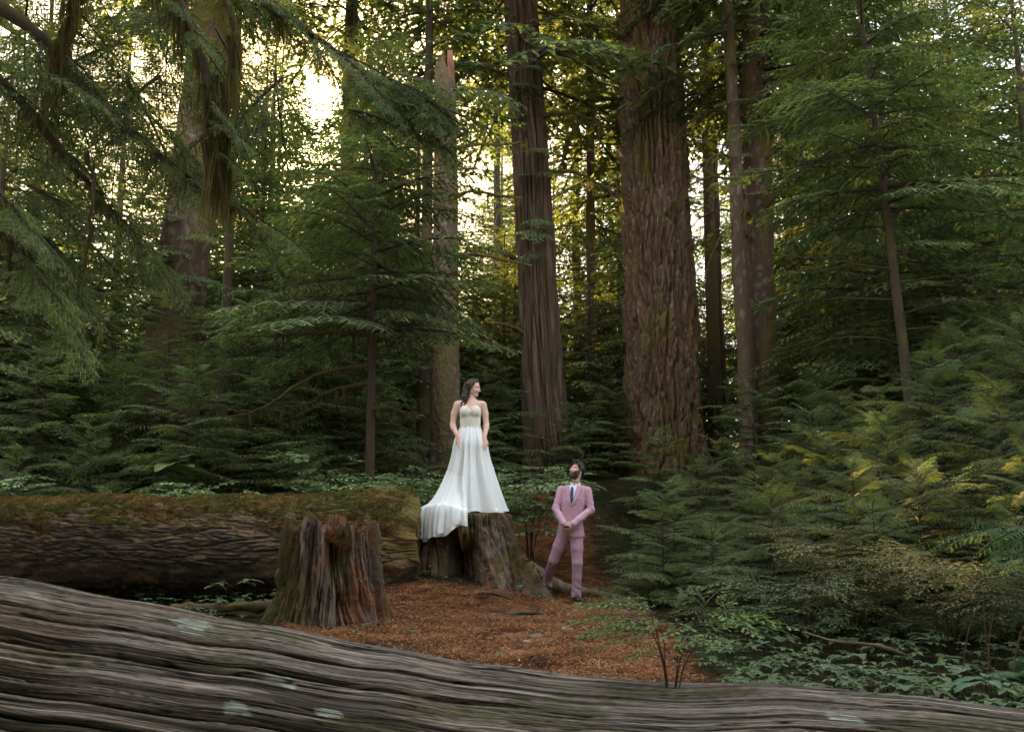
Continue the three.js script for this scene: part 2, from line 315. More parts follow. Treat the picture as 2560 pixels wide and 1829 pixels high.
// each returns [outward displacement in metres, colour] at a point on the bark (x, y, z in metres round the stem axis, u = arc length)
const BARK = {
  fir(x, y, z, u, s) {
    const wx = 0.5 * noise(x * 2, y * 0.8, z * 2 + s), n = noise(x * 4.4 + wx + s, y * 0.4, z * 4.4), m = noise(x * 8 + s, y * 1.5 + wx, z * 8), p = noise(x * 17 + wx, y * 5.5, z * 17 + s);
    const f1 = Math.exp(-Math.pow(n / 0.13, 2)), f2 = Math.exp(-Math.pow(m / 0.13, 2)), f3 = Math.exp(-Math.pow(p / 0.16, 2));
    const d = 0.05 * n - 0.15 * f1 - 0.07 * f2 * (1 - f1) - 0.02 * f3 + 0.012 * fbm(x * 22, y * 9, z * 22, 2);
    const [ca, cb, cid] = cells(u * 7.5 + 0.7 * wx + 0.4 * m, y * 1.7 + 0.5 * n, 21), pl = 0.035 * (cid - 0.5) - 0.05 * sstep(0.16, 0.02, cb - ca);
    const t = clamp(0.5 + 1.4 * fbm(x * 1.3 + 4, y * 0.5 + s, z * 1.3, 3)), fl = sstep(0.16, 0.34, noise(x * 24, y * 9, z * 24 + s) * 0.6 + 0.3 * fbm(x * 5, y * 3, z * 5, 2));
    let c = lerp3([0.098, 0.067, 0.041], [0.108, 0.055, 0.031], t); c = lerp3(c, [0.22, 0.16, 0.11], fl * 0.8);
    const mo = sstep(0.02, 0.12, fbm(x * 1.7, y * 0.55 + 9 + s, z * 1.7, 4) + 0.25 * noise(x * 14, y * 9, z * 14) - 0.05);
    return [d + pl + mo * 0.012 * (1 + noise(x * 40, y * 40, z * 40)), lerp3(c, MOSSC, mo * 0.85)];
  },
  cedar(x, y, z, u, s) {
    const w = 0.35 * noise(x * 1.5, y * 0.5 + s, z * 1.5), n = noise(x * 7 + w + s, y * 0.28, z * 7 - w), m = noise(x * 19 + w, y * 0.9, z * 19 + s);
    const f1 = Math.exp(-Math.pow(n / 0.13, 2)), f2 = Math.exp(-Math.pow(m / 0.16, 2));
    const d = 0.025 * n - 0.10 * f1 - 0.035 * f2 + 0.006 * noise(x * 40, y * 6, z * 40);
    const t = clamp(0.5 + 1.5 * fbm(x * 2 + 8, y * 0.3 + s, z * 2, 3));
    let c = lerp3([0.105, 0.064, 0.04], [0.072, 0.051, 0.036], t); c = lerp3(c, [0.17, 0.118, 0.08], 0.6 * sstep(0.1, 0.4, m));
    const mo = sstep(0.12, 0.24, fbm(x * 1.5, y * 0.5 + s, z * 1.5, 4));
    return [d, lerp3(c, MOSSC, mo * 0.6)];
  },
  snag(x, y, z, u, s) { const [d, c] = BARK.scaly(x, y, z, u, s), w = sstep(8.3, 8.9, y + 0.5 * noise(x * 5, z * 5, y)), k = noise(x * 14, y * 2, z * 14); return [d - 0.03 * w, lerp3(lerp3(c, [0.13, 0.095, 0.068], 0.2), lerp3([0.24, 0.12, 0.07], [0.12, 0.07, 0.045], clamp(0.5 + k)), w)]; },
  scaly(x, y, z, u, s) {
    const [a, b, id] = cells(u * 13 + 0.6 * noise(x * 8, y * 8, z * 8), y * 7.5, Math.floor(s * 13)), edge = sstep(0.0, 0.22, b - a);
    const d = 0.012 * edge + 0.012 * (id - 0.5) + 0.02 * fbm(x * 3, y * 1.2, z * 3, 3);
    const t = clamp(0.5 + 1.3 * fbm(x * 2, y * 0.7 + s, z * 2, 3));
    let c = lerp3([0.08, 0.056, 0.036], [0.098, 0.06, 0.041], t); c = lerp3(c, [0.18, 0.142, 0.105], sstep(0.75, 0.97, id) * 0.7);
    const mo = sstep(0.0, 0.1, fbm(x * 1.6 + 3, y * 0.5 + s * 2, z * 1.6, 4) + 0.2 * noise(x * 16, y * 12, z * 16) - 0.03);
    return [d + mo * 0.014 * (1 + noise(x * 45, y * 45, z * 45)), lerp3(c, MOSSC, mo * 0.9)];
  },
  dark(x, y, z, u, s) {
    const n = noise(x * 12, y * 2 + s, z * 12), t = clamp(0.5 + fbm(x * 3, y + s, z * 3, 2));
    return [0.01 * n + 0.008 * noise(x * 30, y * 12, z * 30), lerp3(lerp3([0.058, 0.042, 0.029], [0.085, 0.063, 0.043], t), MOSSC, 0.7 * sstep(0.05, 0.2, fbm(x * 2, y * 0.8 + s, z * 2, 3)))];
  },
  grey(x, y, z, u, s) {
    const n = noise(x * 11, y * 2.2 + s, z * 11), m = noise(x * 26, y * 7, z * 26), t = clamp(0.5 + fbm(x * 3, y + s, z * 3, 2));
    return [0.016 * n - 0.012 * Math.exp(-Math.pow(m / 0.15, 2)), lerp3(lerp3([0.115, 0.09, 0.075], [0.08, 0.062, 0.048], t), [0.27, 0.25, 0.22], sstep(0.3, 0.5, m + 0.25 * n))];
  },
};
// a standing stem: r0 at 1.5 m, tapering; sway(y) -> [dx, dz]; detail up to yFine, coarse above
function trunkGeo({ h, r0, r1, bark = 'dark', seed = 1, seg = 48, row = 0.08, yFine = 14, sway = () => [0, 0], flare = 0.45, broken = false }) {
  const ys = []; for (let y = -0.5; y < Math.min(h, yFine); y += row) ys.push(y); for (let y = yFine; y < h; y += 0.6) ys.push(y); ys.push(h);
  const back = Math.round(seg * 0.2), us = [...Array.from({ length: back }, (_, i) => mix(0.32, 0.98, i / back) * Math.PI), ...Array.from({ length: seg - back }, (_, i) => mix(0.98, 2.32, i / (seg - back)) * Math.PI)], B = BARK[bark];   // closer set on the side that shows
  const rAt = (y, th) => mix(r0, r1, Math.pow(clamp(y / h), 0.85)) * (1 + flare * Math.exp(-Math.max(y, 0) / 0.55) * (1 + 0.45 * Math.sin(th * 4 + seed) + 0.3 * Math.sin(th * 7 + seed * 2)));
  const rows = ys.length;
  return grid(us, [...ys, ...(broken ? [h] : [])], (th, y, i, j) => {
    let r = rAt(y, th); const cx = Math.cos(th), sz = -Math.sin(th), [d, c] = B(cx * r, y, sz * r, th * r0, seed * 3.7);
    const o = sway(y); let yy = y; r += d * Math.min(1, r / 0.25);
    if (broken && j >= rows - 3) { const k = j - (rows - 3); yy += (0.55 * noise(cx * 1.7 + seed, sz * 1.7, 1) + 0.35 * noise(cx * 6, sz * 6, 4)) * (k + 1) / 3; if (k === 3) { r *= 0.25; yy -= 0.12; } else r *= 1 - 0.08 * k; }
    return [o[0] + cx * r, yy, o[1] + sz * r, c, th * r0, y];
  }, true);
}
// boughs round a stem. from/to: heights; n: how many; len(t): length; pitch(t): upward angle at the root
function boughs(name, parent, { from, to, n, len, pitch, lod, seed, sway = () => [0, 0], tint = [1, 1, 1], az = null, rad = 0.05, jitter = 0.3, flat = 1 }) {
  const r = rng(seed), lists = [[], [], [], []];
  for (let k = 0; k < n; k++) {
    const t = (k + r()) / n, y = mix(from, to, t), o = sway(y), a = az ? az(k, r) : k * 2.39996 + (r() - 0.5) * 0.9, L = len(t) * (1 - jitter + 2 * jitter * r());
    if (L < 0.08) continue;
    const b = 0.78 + 0.44 * r(), w = (r() - 0.5) * 0.2;
    lists[k & 3].push([o[0] + Math.cos(a) * rad * 0.6, y, o[1] - Math.sin(a) * rad * 0.6, (r() - 0.5) * 0.3, a, pitch(t) + (r() - 0.5) * 0.2, [L, L * flat * (0.8 + 0.5 * r()), L * (0.85 + 0.35 * r())], [tint[0] * b * (1 + w), tint[1] * b, tint[2] * b * (1 - w)]]);
  }
  lists.forEach((l, i) => l.length && scatter(name, BOUGH[lod][i], needleMat, l, parent, 'YZX'));
}
const mossHang = (name, parent, pts, seed, tint = [1, 1, 1]) => { // pts: [x,y,z,size]
  const r = rng(seed), lists = [[], [], []];
  pts.forEach((p, k) => { const b = 0.7 + 0.6 * r(); lists[k % 3].push([p[0], p[1], p[2], (r() - 0.5) * 0.35, r() * 6.28, (r() - 0.5) * 0.35, [p[3] * (0.8 + 0.5 * r()), p[3] * (0.7 + 0.9 * r()), p[3]], [tint[0] * b, tint[1] * b, tint[2] * b]]); });
  lists.forEach((l, i) => l.length && scatter(name, MOSS[i], mossMat, l, parent));
};
// a bare or mossy limb: tube through points, as one part
function limb(parent, pts, r0, r1, mossy = 0.5, name = 'limb', n = 9, sub = 6) {
  const curve = new THREE.CatmullRomCurve3(pts.map(p => V(...p))), N = pts.length * sub, g = new Geo(), sd = pts[0][0] * 7 + pts[0][1];
  g.tube(range(0, 1, N).map(t => { const p = curve.getPoint(t); p.y += 0.03 * noise(t * 14, sd); p.x += 0.03 * noise(t * 14, sd, 5); return { p, r: mix(r0, r1, Math.pow(t, 0.8)) * (1 + 0.25 * noise(t * 26, sd, 9)) }; }), n,
    (q) => lerp3([0.075, 0.055, 0.037], MOSSC, mossy * sstep(-0.1, 0.2, noise(q.x * 5, q.y * 5, q.z * 5) + (mossy - 0.5))), 0.3);
  return [part(name, g.build(), barkMat, parent), curve];
}
function alongMoss(curve, n, size, seed, from = 0.05, to = 1) { const r = rng(seed), out = []; for (let k = 0; k < n; k++) { const t = mix(from, to, Math.pow(r(), 0.9)), p = curve.getPoint(t); out.push([p.x + (r() - 0.5) * 0.1, p.y, p.z + (r() - 0.5) * 0.12, size * (0.35 + 1.1 * r() * r())]); } return out; }
// a forest conifer: stem and crown
function conifer(o) {
  const { x, D, h, label, category = 'tree', name = 'hemlock_tree', group, r0 = 0.02 * h, seed, bark = 'dark', seg = 20, row = 0.35, crown = {}, lean = [0, 0], lod = 1, tint } = o;
  const y0 = groundY(x, -D), t = thing(name, label, category, [x, y0, -D], group);
  const sway = y => [lean[0] * y + 0.03 * r0 * 8 * noise(y * 0.3, seed), lean[1] * y + 0.03 * r0 * 8 * noise(y * 0.3, seed + 50)];
  part('trunk', trunkGeo({ h, r0, r1: o.r1 ?? Math.max(0.015, r0 * 0.12), bark, seed, seg, row, sway, yFine: o.yFine ?? 14, flare: o.flare ?? 0.35, broken: o.broken }), barkMat, t);
  const c = { from: h * 0.1, to: h * 0.99, n: 50, len: u => (h * 0.24 + 0.3) * Math.pow(1 - u, 0.75) + 0.15, pitch: u => mix(-0.25, 0.5, u), lod, seed: seed * 3 + 1, sway, tint, rad: r0, ...crown };
  if (c.n) boughs('foliage', t, c);
  t.userData.sway = undefined; delete t.userData.sway;
  return { t, sway, y0 };
}
// ---------------------------------------------------------------- the forest, tree by tree
const big = [];
{
  // big furrowed fir, right of centre
  const sway = y => [0.0 - 0.012 * y + 0.02 * Math.sin(y * 0.4), 0];
  const t = thing('fir_tree', 'massive furrowed fir trunk, widest of all, standing behind the man in pink', 'tree', [3.5, groundY(3.5, -22), -22]);
  part('trunk', trunkGeo({ h: 36, r0: 0.94, r1: 0.35, bark: 'fir', seed: 3, seg: 430, row: 0.045, yFine: 13, sway, flare: 0.22 }), barkMat, t);
  boughs('foliage', t, { from: 13, to: 35, n: 190, len: u => 4.5 * (1 - u * 0.7), pitch: () => -0.2, lod: 2, seed: 31, sway, rad: 0.7 });
  // live sprays on the right side of the stem
  boughs('foliage', t, { from: 6.2, to: 11.2, n: 9, len: () => 1.5, pitch: () => -0.35, lod: 1, seed: 33, sway, rad: 0.8, az: (k, r) => -0.7 + 0.6 * r() });
}
{
  const sway = y => [-0.055 * y, 0];
  const t = thing('cedar_tree', 'tall straight cedar trunk with stringy stripes, behind and right of the bride', 'tree', [0.85, groundY(0.85, -22), -22]);
  part('trunk', trunkGeo({ h: 34, r0: 0.54, r1: 0.2, bark: 'cedar', seed: 5, seg: 300, row: 0.05, yFine: 13, sway, flare: 0.32 }), barkMat, t);
  boughs('foliage', t, { from: 9.5, to: 33, n: 170, len: u => 3.6 * (1 - u * 0.7), pitch: () => -0.2, lod: 2, seed: 41, sway, rad: 0.4 });
  boughs('foliage', t, { from: 5.2, to: 10, n: 12, len: () => 1.3, pitch: () => -0.3, lod: 1, seed: 43, sway, rad: 0.4, az: (k, r) => -1.57 + 2.6 * (r() - 0.5) });
  for (const [y, s, l, dy] of [[8.6, 1, 1.5, -0.35], [7.2, 1, 1.7, -0.7], [5.0, -1, 1.5, 0.5], [9.6, -1, 1.6, 0.1], [3.3, -1, 1.2, 0.3]]) {
    const o = sway(y), [, c] = limb(t, [[o[0] + s * 0.3, y, 0.15], [o[0] + s * (0.3 + l * 0.4), y + dy * 0.25 + 0.1, 0.4], [o[0] + s * (0.3 + l * 0.75), y + dy * 0.6, 0.55], [o[0] + s * (0.3 + l), y + dy, 0.6]], 0.06, 0.018, 0.75);
    mossHang('hanging_moss', t, alongMoss(c, 16, 0.7, 60 + y * 3), 61 + y);
  }
}
{
  // broken snag left of centre
  const sway = y => [-0.012 * y, 0];
  const t = thing('broken_snag', 'mossy snag with a splintered broken top, directly behind the bride', 'tree', [-1.3, groundY(-1.3, -19), -19]);
  part('trunk', trunkGeo({ h: 8.75, r0: 0.29, r1: 0.21, bark: 'snag', seed: 7, seg: 150, row: 0.03, yFine: 12, sway, flare: 0.3, broken: true }), barkMat, t);
  for (const [y, s, l, dy, r] of [[7.0, -1, 0.6, -0.05, 0.08], [6.9, 1, 1.4, 0.1, 0.05], [5.9, 1, 1.3, -0.1, 0.05], [4.6, 1, 1.5, -0.2, 0.05], [2.7, -1, 1.2, -0.1, 0.05]]) {
    const [, c] = limb(t, [[s * 0.15 - 0.08, y, 0.1], [s * 0.5 - 0.08, y + 0.06, 0.25], [s * (0.2 + l * 0.7), y + dy * 0.5, 0.3], [s * (0.2 + l), y + dy, 0.3]], r, 0.02, 0.9);
    mossHang('hanging_moss', t, alongMoss(c, 10, 0.45, 80 + y * 5), 81 + y);
  }
}
{
  // mossy trunk at right with dead drooping limbs
  const sway = y => [0.022 * y, 0];
  const t = thing('spruce_tree', 'thick scaly mossy trunk hung with drooping dead limbs, right of the massive fir', 'tree', [5.45, groundY(5.45, -21), -21]);
  part('trunk', trunkGeo({ h: 30, r0: 0.37, r1: 0.15, bark: 'scaly', seed: 9, seg: 150, row: 0.035, yFine: 13, sway, flare: 0.3 }), barkMat, t);
  boughs('foliage', t, { from: 8.5, to: 29, n: 220, len: u => 3.4 * (1 - u * 0.75), pitch: () => -0.25, lod: 2, seed: 51, sway, rad: 0.3 });
  boughs('foliage', t, { from: 5.5, to: 8.5, n: 14, len: () => 1.4, pitch: () => -0.3, lod: 1, seed: 52, sway, rad: 0.3 });
  const r = rng(99);
  for (let k = 0; k < 16; k++) {
    const y = 4.6 + 3.6 * r(), a = r() * 3.6 - 0.25, l = 0.9 + r() * 1.3, cx = Math.cos(a), cz = Math.sin(a), o = sway(y), dr = 0.5 + 1.3 * r();
    const [, c] = limb(t, [[o[0] + cx * 0.25, y, cz * 0.25], [o[0] + cx * (0.3 + l * 0.4), y + 0.12, cz * (0.3 + l * 0.4)], [o[0] + cx * (0.3 + l * 0.8), y - dr * 0.4, cz * (0.3 + l * 0.8)], [o[0] + cx * (0.3 + l), y - dr, cz * (0.3 + l)]], 0.035, 0.008, 0.8, 'limb', 6, 4);
    mossHang('hanging_moss', t, alongMoss(c, 12, 0.55, 100 + k), 200 + k, [1.25, 1.1, 1]);
  }
}
{
  // leaning mossy giant at left
  const sway = y => [0.07 * Math.max(0, y - 3), 0];
  const t = thing('leaning_hemlock', 'thick brown mossy trunk leaning right, tallest trunk behind the long mossy log', 'tree', [-7.9, groundY(-7.9, -22), -22]);
  part('trunk', trunkGeo({ h: 30, r0: 0.66, r1: 0.24, bark: 'scaly', seed: 13, seg: 170, row: 0.035, yFine: 13, sway, flare: 0.3 }), barkMat, t);
  boughs('foliage', t, { from: 11.8, to: 29, n: 130, len: u => 3.6 * (1 - u * 0.75), pitch: () => -0.25, lod: 2, seed: 63, sway, rad: 0.4 });
  boughs('foliage', t, { from: 4.0, to: 6.2, n: 10, len: () => 2.0, pitch: () => -0.15, lod: 1, seed: 64, sway, rad: 0.4, az: (k, r) => -1.57 + 2.4 * (r() - 0.5) });
}
const H = (x, D, h, seed, o = {}) => conifer({ x, D, h, seed, ...o });
const bare = (from, n, L, o = {}) => ({ from, n: Math.round(n * 1.6), len: u => L * (1 - u * 0.75), pitch: () => -0.2, ...o });
// slender and mid-size stems whose crowns start high
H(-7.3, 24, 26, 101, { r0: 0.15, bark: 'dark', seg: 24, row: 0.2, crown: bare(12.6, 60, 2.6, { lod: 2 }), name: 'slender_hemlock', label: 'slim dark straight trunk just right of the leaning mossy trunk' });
H(-4.65, 26, 26, 102, { r0: 0.36, bark: 'cedar', seg: 60, row: 0.08, crown: bare(13, 70, 3, { lod: 2 }), name: 'cedar_tree', label: 'reddish brown trunk between the leaning trunk and the broken snag' });
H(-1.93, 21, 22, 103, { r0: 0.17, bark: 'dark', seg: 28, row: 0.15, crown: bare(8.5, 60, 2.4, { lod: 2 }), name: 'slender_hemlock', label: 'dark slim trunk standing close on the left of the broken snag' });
H(-0.55, 34, 28, 104, { r0: 0.2, bark: 'grey', seg: 28, row: 0.2, crown: bare(13, 60, 3, { lod: 2 }), name: 'slender_hemlock', label: 'pale far trunk between the broken snag and the striped cedar' });
H(2.15, 26, 26, 105, { r0: 0.17, bark: 'scaly', seg: 40, row: 0.07, lean: [0.008, 0], crown: bare(7, 80, 2.8, { lod: 2 }), name: 'slender_hemlock', label: 'slim trunk between the striped cedar and the massive fir' });
H(2.5, 36, 30, 106, { r0: 0.22, bark: 'cedar', seg: 30, row: 0.15, crown: bare(15, 60, 3, { lod: 2 }), name: 'slender_hemlock', label: 'reddish far trunk seen just left of the slim trunk beside the cedar' });
H(5.05, 20.4, 26, 107, { r0: 0.19, bark: 'scaly', seg: 48, row: 0.05, lean: [-0.012, 0], crown: bare(11, 60, 2.6, { lod: 2 }), name: 'slender_hemlock', label: 'slim spotted trunk with pale lichen between the massive fir and the mossy spruce' });
H(5.75, 27, 26, 108, { r0: 0.22, bark: 'scaly', seg: 40, row: 0.08, crown: bare(10, 60, 2.8, { lod: 2 }), name: 'slender_hemlock', label: 'mossy far trunk close to the right edge of the massive fir' });
H(6.35, 29, 28, 109, { r0: 0.24, bark: 'cedar', seg: 40, row: 0.1, crown: bare(11, 60, 2.8, { lod: 2 }), name: 'cedar_tree', label: 'smooth reddish far trunk just left of the mossy spruce' });
H(10.4, 30, 30, 110, { r0: 0.3, bark: 'grey', seg: 50, row: 0.07, lean: [0.0, 0], crown: bare(10, 70, 3, { lod: 2 }), name: 'grey_fir', label: 'pale grey trunk standing alone above the right-hand thicket' });
// dark thin hemlock with bare lower limbs, right
{
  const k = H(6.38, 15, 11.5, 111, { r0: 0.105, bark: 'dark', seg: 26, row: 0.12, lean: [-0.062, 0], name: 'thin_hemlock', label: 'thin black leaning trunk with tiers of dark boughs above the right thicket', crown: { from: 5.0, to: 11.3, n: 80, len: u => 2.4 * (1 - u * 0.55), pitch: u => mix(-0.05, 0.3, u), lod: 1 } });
  const r = rng(5);
  for (let i = 0; i < 16; i++) {
    const y = 2.6 + i * 0.24, o = k.sway(y), a = [0.2, 2.9, -0.4, 0.5, 3.4][i % 5] + r() * 0.4, l = 1.2 + r() * 1.1, cx = Math.cos(a), cz = Math.sin(a), dy = -0.25 + 0.5 * r();
    const [, c] = limb(k.t, [[o[0], y, 0], [o[0] + cx * l * 0.35, y + 0.1, cz * l * 0.35], [o[0] + cx * l * 0.7, y + 0.1 + dy * 0.4, cz * l * 0.7], [o[0] + cx * l, y + dy, cz * l]], 0.022, 0.005, 0.5, 'limb', 5, 4);
    if (i % 2) mossHang('hanging_moss', k.t, alongMoss(c, 9, 0.32, 300 + i), 310 + i);
  }
}
// dark young hemlock left of the snag, with mossy drooping limbs
{
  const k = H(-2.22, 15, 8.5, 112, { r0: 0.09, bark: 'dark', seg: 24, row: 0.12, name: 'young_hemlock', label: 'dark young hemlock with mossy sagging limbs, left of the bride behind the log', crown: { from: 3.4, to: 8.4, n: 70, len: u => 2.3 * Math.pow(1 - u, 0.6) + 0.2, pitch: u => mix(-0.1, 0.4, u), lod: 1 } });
  for (const [y, s, l, dy, dz] of [[2.9, -1, 2.4, -1.0, 0.4], [2.6, -1, 1.5, -0.4, -0.2], [3.4, -1, 2.0, -0.1, 0.3], [3.3, 1, 0.9, 0.05, 0.2], [2.2, 1, 0.8, -0.1, 0.3]]) {
    const [, c] = limb(k.t, [[0, y, 0], [s * l * 0.35, y + 0.02 + dy * 0.2, dz * 0.4], [s * l * 0.7, y + dy * 0.75, dz * 0.8], [s * l, y + dy * 0.9, dz]], 0.045, 0.01, 0.85, 'limb', 7, 5);
    mossHang('hanging_moss', k.t, alongMoss(c, 22, 0.5, 330 + y * 7), 331 + y);
  }
}
// mid-distance hemlocks with boughs down low
const MID = 'mid-size hemlocks with low boughs in the middle distance';
for (const [x, D, h, s, l] of [
  [-9.4, 17, 9, 1, 'bushy hemlock at the far left edge of the clearing'],
  [-6.0, 16.5, 4.4, 2, 'young hemlock with broad flat boughs in front of the leaning trunk'],
  [-4.0, 18, 6.2, 3, 'bushy hemlock below the bright sun gap'],
  [-10.8, 21, 13, 4, 'tall hemlock behind the far left edge of the mossy log'],
  [-3.1, 20.5, 8.2, 5, 'hemlock with layered boughs just left of the dark slim trunk'],
  [-5.9, 25, 7.2, 6, 'hemlock standing behind the leaning trunk, below the sun'],
  [-9.8, 29, 14, 21, 'tall hemlock in the gap left of the sun glow'],
  [-4.5, 30, 12, 22, 'tall hemlock in the gap right of the sun glow'],
  [0.1, 31, 9, 23, 'slim hemlock in the bright gap between the snag and the cedar'],
  [-8.9, 34, 17, 24, 'far tall hemlock just left of the sun'],
  [-5.2, 36, 16, 25, 'far tall hemlock just right of the sun'],
  [-6.4, 40, 19, 26, 'tall far hemlock whose crown edges the sun on the right'],
  [-10.4, 41, 19, 27, 'tall far hemlock whose crown edges the sun on the left'],
  [-0.4, 38, 10.5, 28, 'far hemlock low in the bright gap left of the cedar'],
  [-8.2, 46, 20, 30, 'farthest hemlock crown just right of the sun glow'],
  [-0.5, 45, 17, 31, 'farthest hemlock in the gap between the snag and the cedar'],
  [0.5, 49, 18, 32, 'farthest hemlock showing just left of the cedar trunk'],
  [-2.5, 24.5, 11, 18, 'hemlock behind the snag and its slim neighbour'],
  [-7.3, 27, 12.5, 19, 'hemlock seen between the leaning trunk and the sun'],
  [-0.2, 25, 6.5, 9, 'hemlock filling the gap between the snag and the cedar'],
  [1.9, 23, 6, 10, 'low hemlock in the gap between the cedar and the massive fir'],
  [4.3, 27, 6.5, 11, 'hemlock behind the right edge of the massive fir'],
  [7.7, 19, 10.5, 12, 'dense hemlock behind the thin black leaning trunk'],
  [8.9, 25, 13, 13, 'tall dense hemlock right of the mossy spruce'],
  [11.2, 20, 13, 14, 'tall pale hemlock at the upper right corner'],
  [12.6, 26, 17, 15, 'tall far hemlock near the right edge of the forest'],
  [9.3, 15, 7.5, 16, 'broad hemlock at the right edge above the thicket'],
  [7.0, 17.5, 4.5, 17, 'small hemlock at the foot of the grey trunk'],
]) H(x, D, h, 400 + s, { r0: 0.012 * h + 0.02, lod: D > 19 ? 2 : 1, crown: { n: Math.round(60 + h * 6), from: h * 0.12 }, name: 'hemlock_tree', label: l, group: MID });
// the far wood: alike stems with crowns, cloned
{
  const protos = [0, 1, 2].map(k => { const o = H([-14, 4.2, 11.5][k], [33, 36, 38][k], [19, 22, 24][k], 450 + k, { r0: 0.22, lod: 2, seg: 14, row: 0.5, bark: 'grey', name: 'far_conifer', label: 'far conifer standing in the hazy wood behind the nearer trunks', group: 'far conifers in the wood behind', crown: { n: 130, from: 3.0, len: u => 3.6 * Math.pow(1 - u, 0.7) + 0.3, pitch: u => mix(-0.3, 0.35, u) } }); return o.t; });
  const r = rng(8);
  const spots = [];
  for (let i = 0; i < 60; i++) {
    const D = 32 + 34 * Math.pow(i / 60, 0.9), x = (r() * 2 - 1) * D * 0.62;
    const toSun = Math.abs(x + 0.2159 * D);
    if (toSun < 2.2 && D < 60) continue;
    if (spots.some(q => Math.hypot(q[0] - x, q[1] - D) < 2.2)) continue;
    spots.push([x, D]);
  }
  spots.forEach(([x, D], i) => { const t = protos[i % 3].clone(); t.name = numbered('far_conifer'); t.position.set(x, groundY(x, -D), -D); t.rotation.y = r() * 6.28; const side = Math.abs(x + 0.2159 * D + 1); t.scale.setScalar(side < 13 ? 0.42 + 0.28 * r() : 0.8 + 0.5 * r()); scene.add(t); });
  // low young growth between the far stems
  const low = H(-1.2, 29, 6.5, 470, { r0: 0.07, lod: 2, seg: 10, row: 0.6, name: 'far_young_hemlock', label: 'low bushy hemlock filling the dim middle distance between the trunks', group: 'low hemlocks between the far trunks', crown: { n: 95, from: 0.2, len: u => 2.3 * Math.pow(1 - u, 0.7) + 0.3, pitch: u => mix(-0.1, 0.4, u) } }).t;
  const lows = []; for (let i = 0; i < 120 && lows.length < 34; i++) { const D = 26 + 22 * r(), x = (r() * 2 - 1) * D * 0.6; if (lows.some(q => Math.hypot(q[0] - x, q[1] - D) < 2.4)) continue; lows.push([x, D]); }
  lows.forEach(([x, D]) => { const t = low.clone(); t.name = numbered('far_young_hemlock'); t.position.set(x, groundY(x, -D), -D); t.rotation.y = r() * 6.28; t.scale.setScalar(0.7 + 0.6 * r()); scene.add(t); });
  // the wood goes on beside and behind the camera and shades the clearing from those sides
  for (const [x, z, s] of [[4.8, 7.2, 1.25], [-0.8, 7.6, 1.3], [-5.6, 8, 1.3], [9.2, 8.2, 1.3],  [13, 4, 1], [2.2, 8, 1.1], [-3, 8, 1.05], [-7.5, 6.5, 1], [-9.5, 1.5, 1.1], [-4.5, 13, 1.2], [5.5, 13.5, 1.2], [12, 8, 1.2], [-12, 9, 1.2], [-13, -7, 1.1], [13, -11, 1], [13.5, 3, 1.2], [4, 9.5, 1], [8, 9, 1.15], [-1, 12, 1.1], [-6.5, 11, 1.1], [-11, 5, 1], [-12.5, -3, 1.05], [-10, -9, 1], [1.5, 16, 1.2], [-14, 11, 1.2]]) {
    const t = protos[Math.abs(Math.round(x)) % 3].clone(); t.name = numbered('far_conifer'); t.position.set(x, groundY(x, z), z); t.rotation.y = x * 3; t.scale.setScalar(s * 0.85); t.userData = { label: 'conifer of the surrounding wood outside the edges of the view', category: 'tree', group: 'conifers beside and behind the viewpoint' }; scene.add(t);
  }
}
// ---------------------------------------------------------------- logs and stumps
const pw = (pts, x) => { let k = 0; while (k < pts.length - 2 && x > pts[k + 1][0]) k++; const [a, b] = [pts[k], pts[k + 1]]; const t = clamp((x - a[0]) / (b[0] - a[0])), s = t * t * (3 - 2 * t); return mix(a[1], b[1], mix(t, s, 0.5)); };
const NEAR_RIDGE = [[-5.2, 1.08], [-2.56, 0.76], [-1.9, 0.665], [-1.21, 0.57], [-0.6, 0.475], [-0.15, 0.41], [0.3, 0.365], [0.7, 0.345], [1.1, 0.36], [1.6, 0.335], [2.05, 0.292], [3.9, 0.13]];
const nearZ = x => -4.42 + 0.185 * x, NEAR_R = 0.68;
const grainAt = (u, v) => [tileNoise(u, v, 2, 34, 4), tileNoise(u, v, 4, 75, 7), tileNoise(u, v, 7, 150, 9), tileNoise(u, v, 15, 300, 15)];
const grainK = (u, v) => { const [a, b, c, e] = grainAt(u, v); return 0.86 + 0.3 * a + 0.35 * b + 0.35 * c + 0.25 * e - 0.5 * Math.exp(-Math.pow(b / 0.05, 2)) - 0.35 * Math.exp(-Math.pow(c / 0.05, 2)); };
const grainTex = tex(1024, 1024, (u, v) => { const k = clamp(grainK(u, v), 0.06, 1); return [k, k * 0.975, k * 0.945]; }, true);
const grainBump = tex(1024, 1024, (u, v) => 0.55 * grainK(u, v));
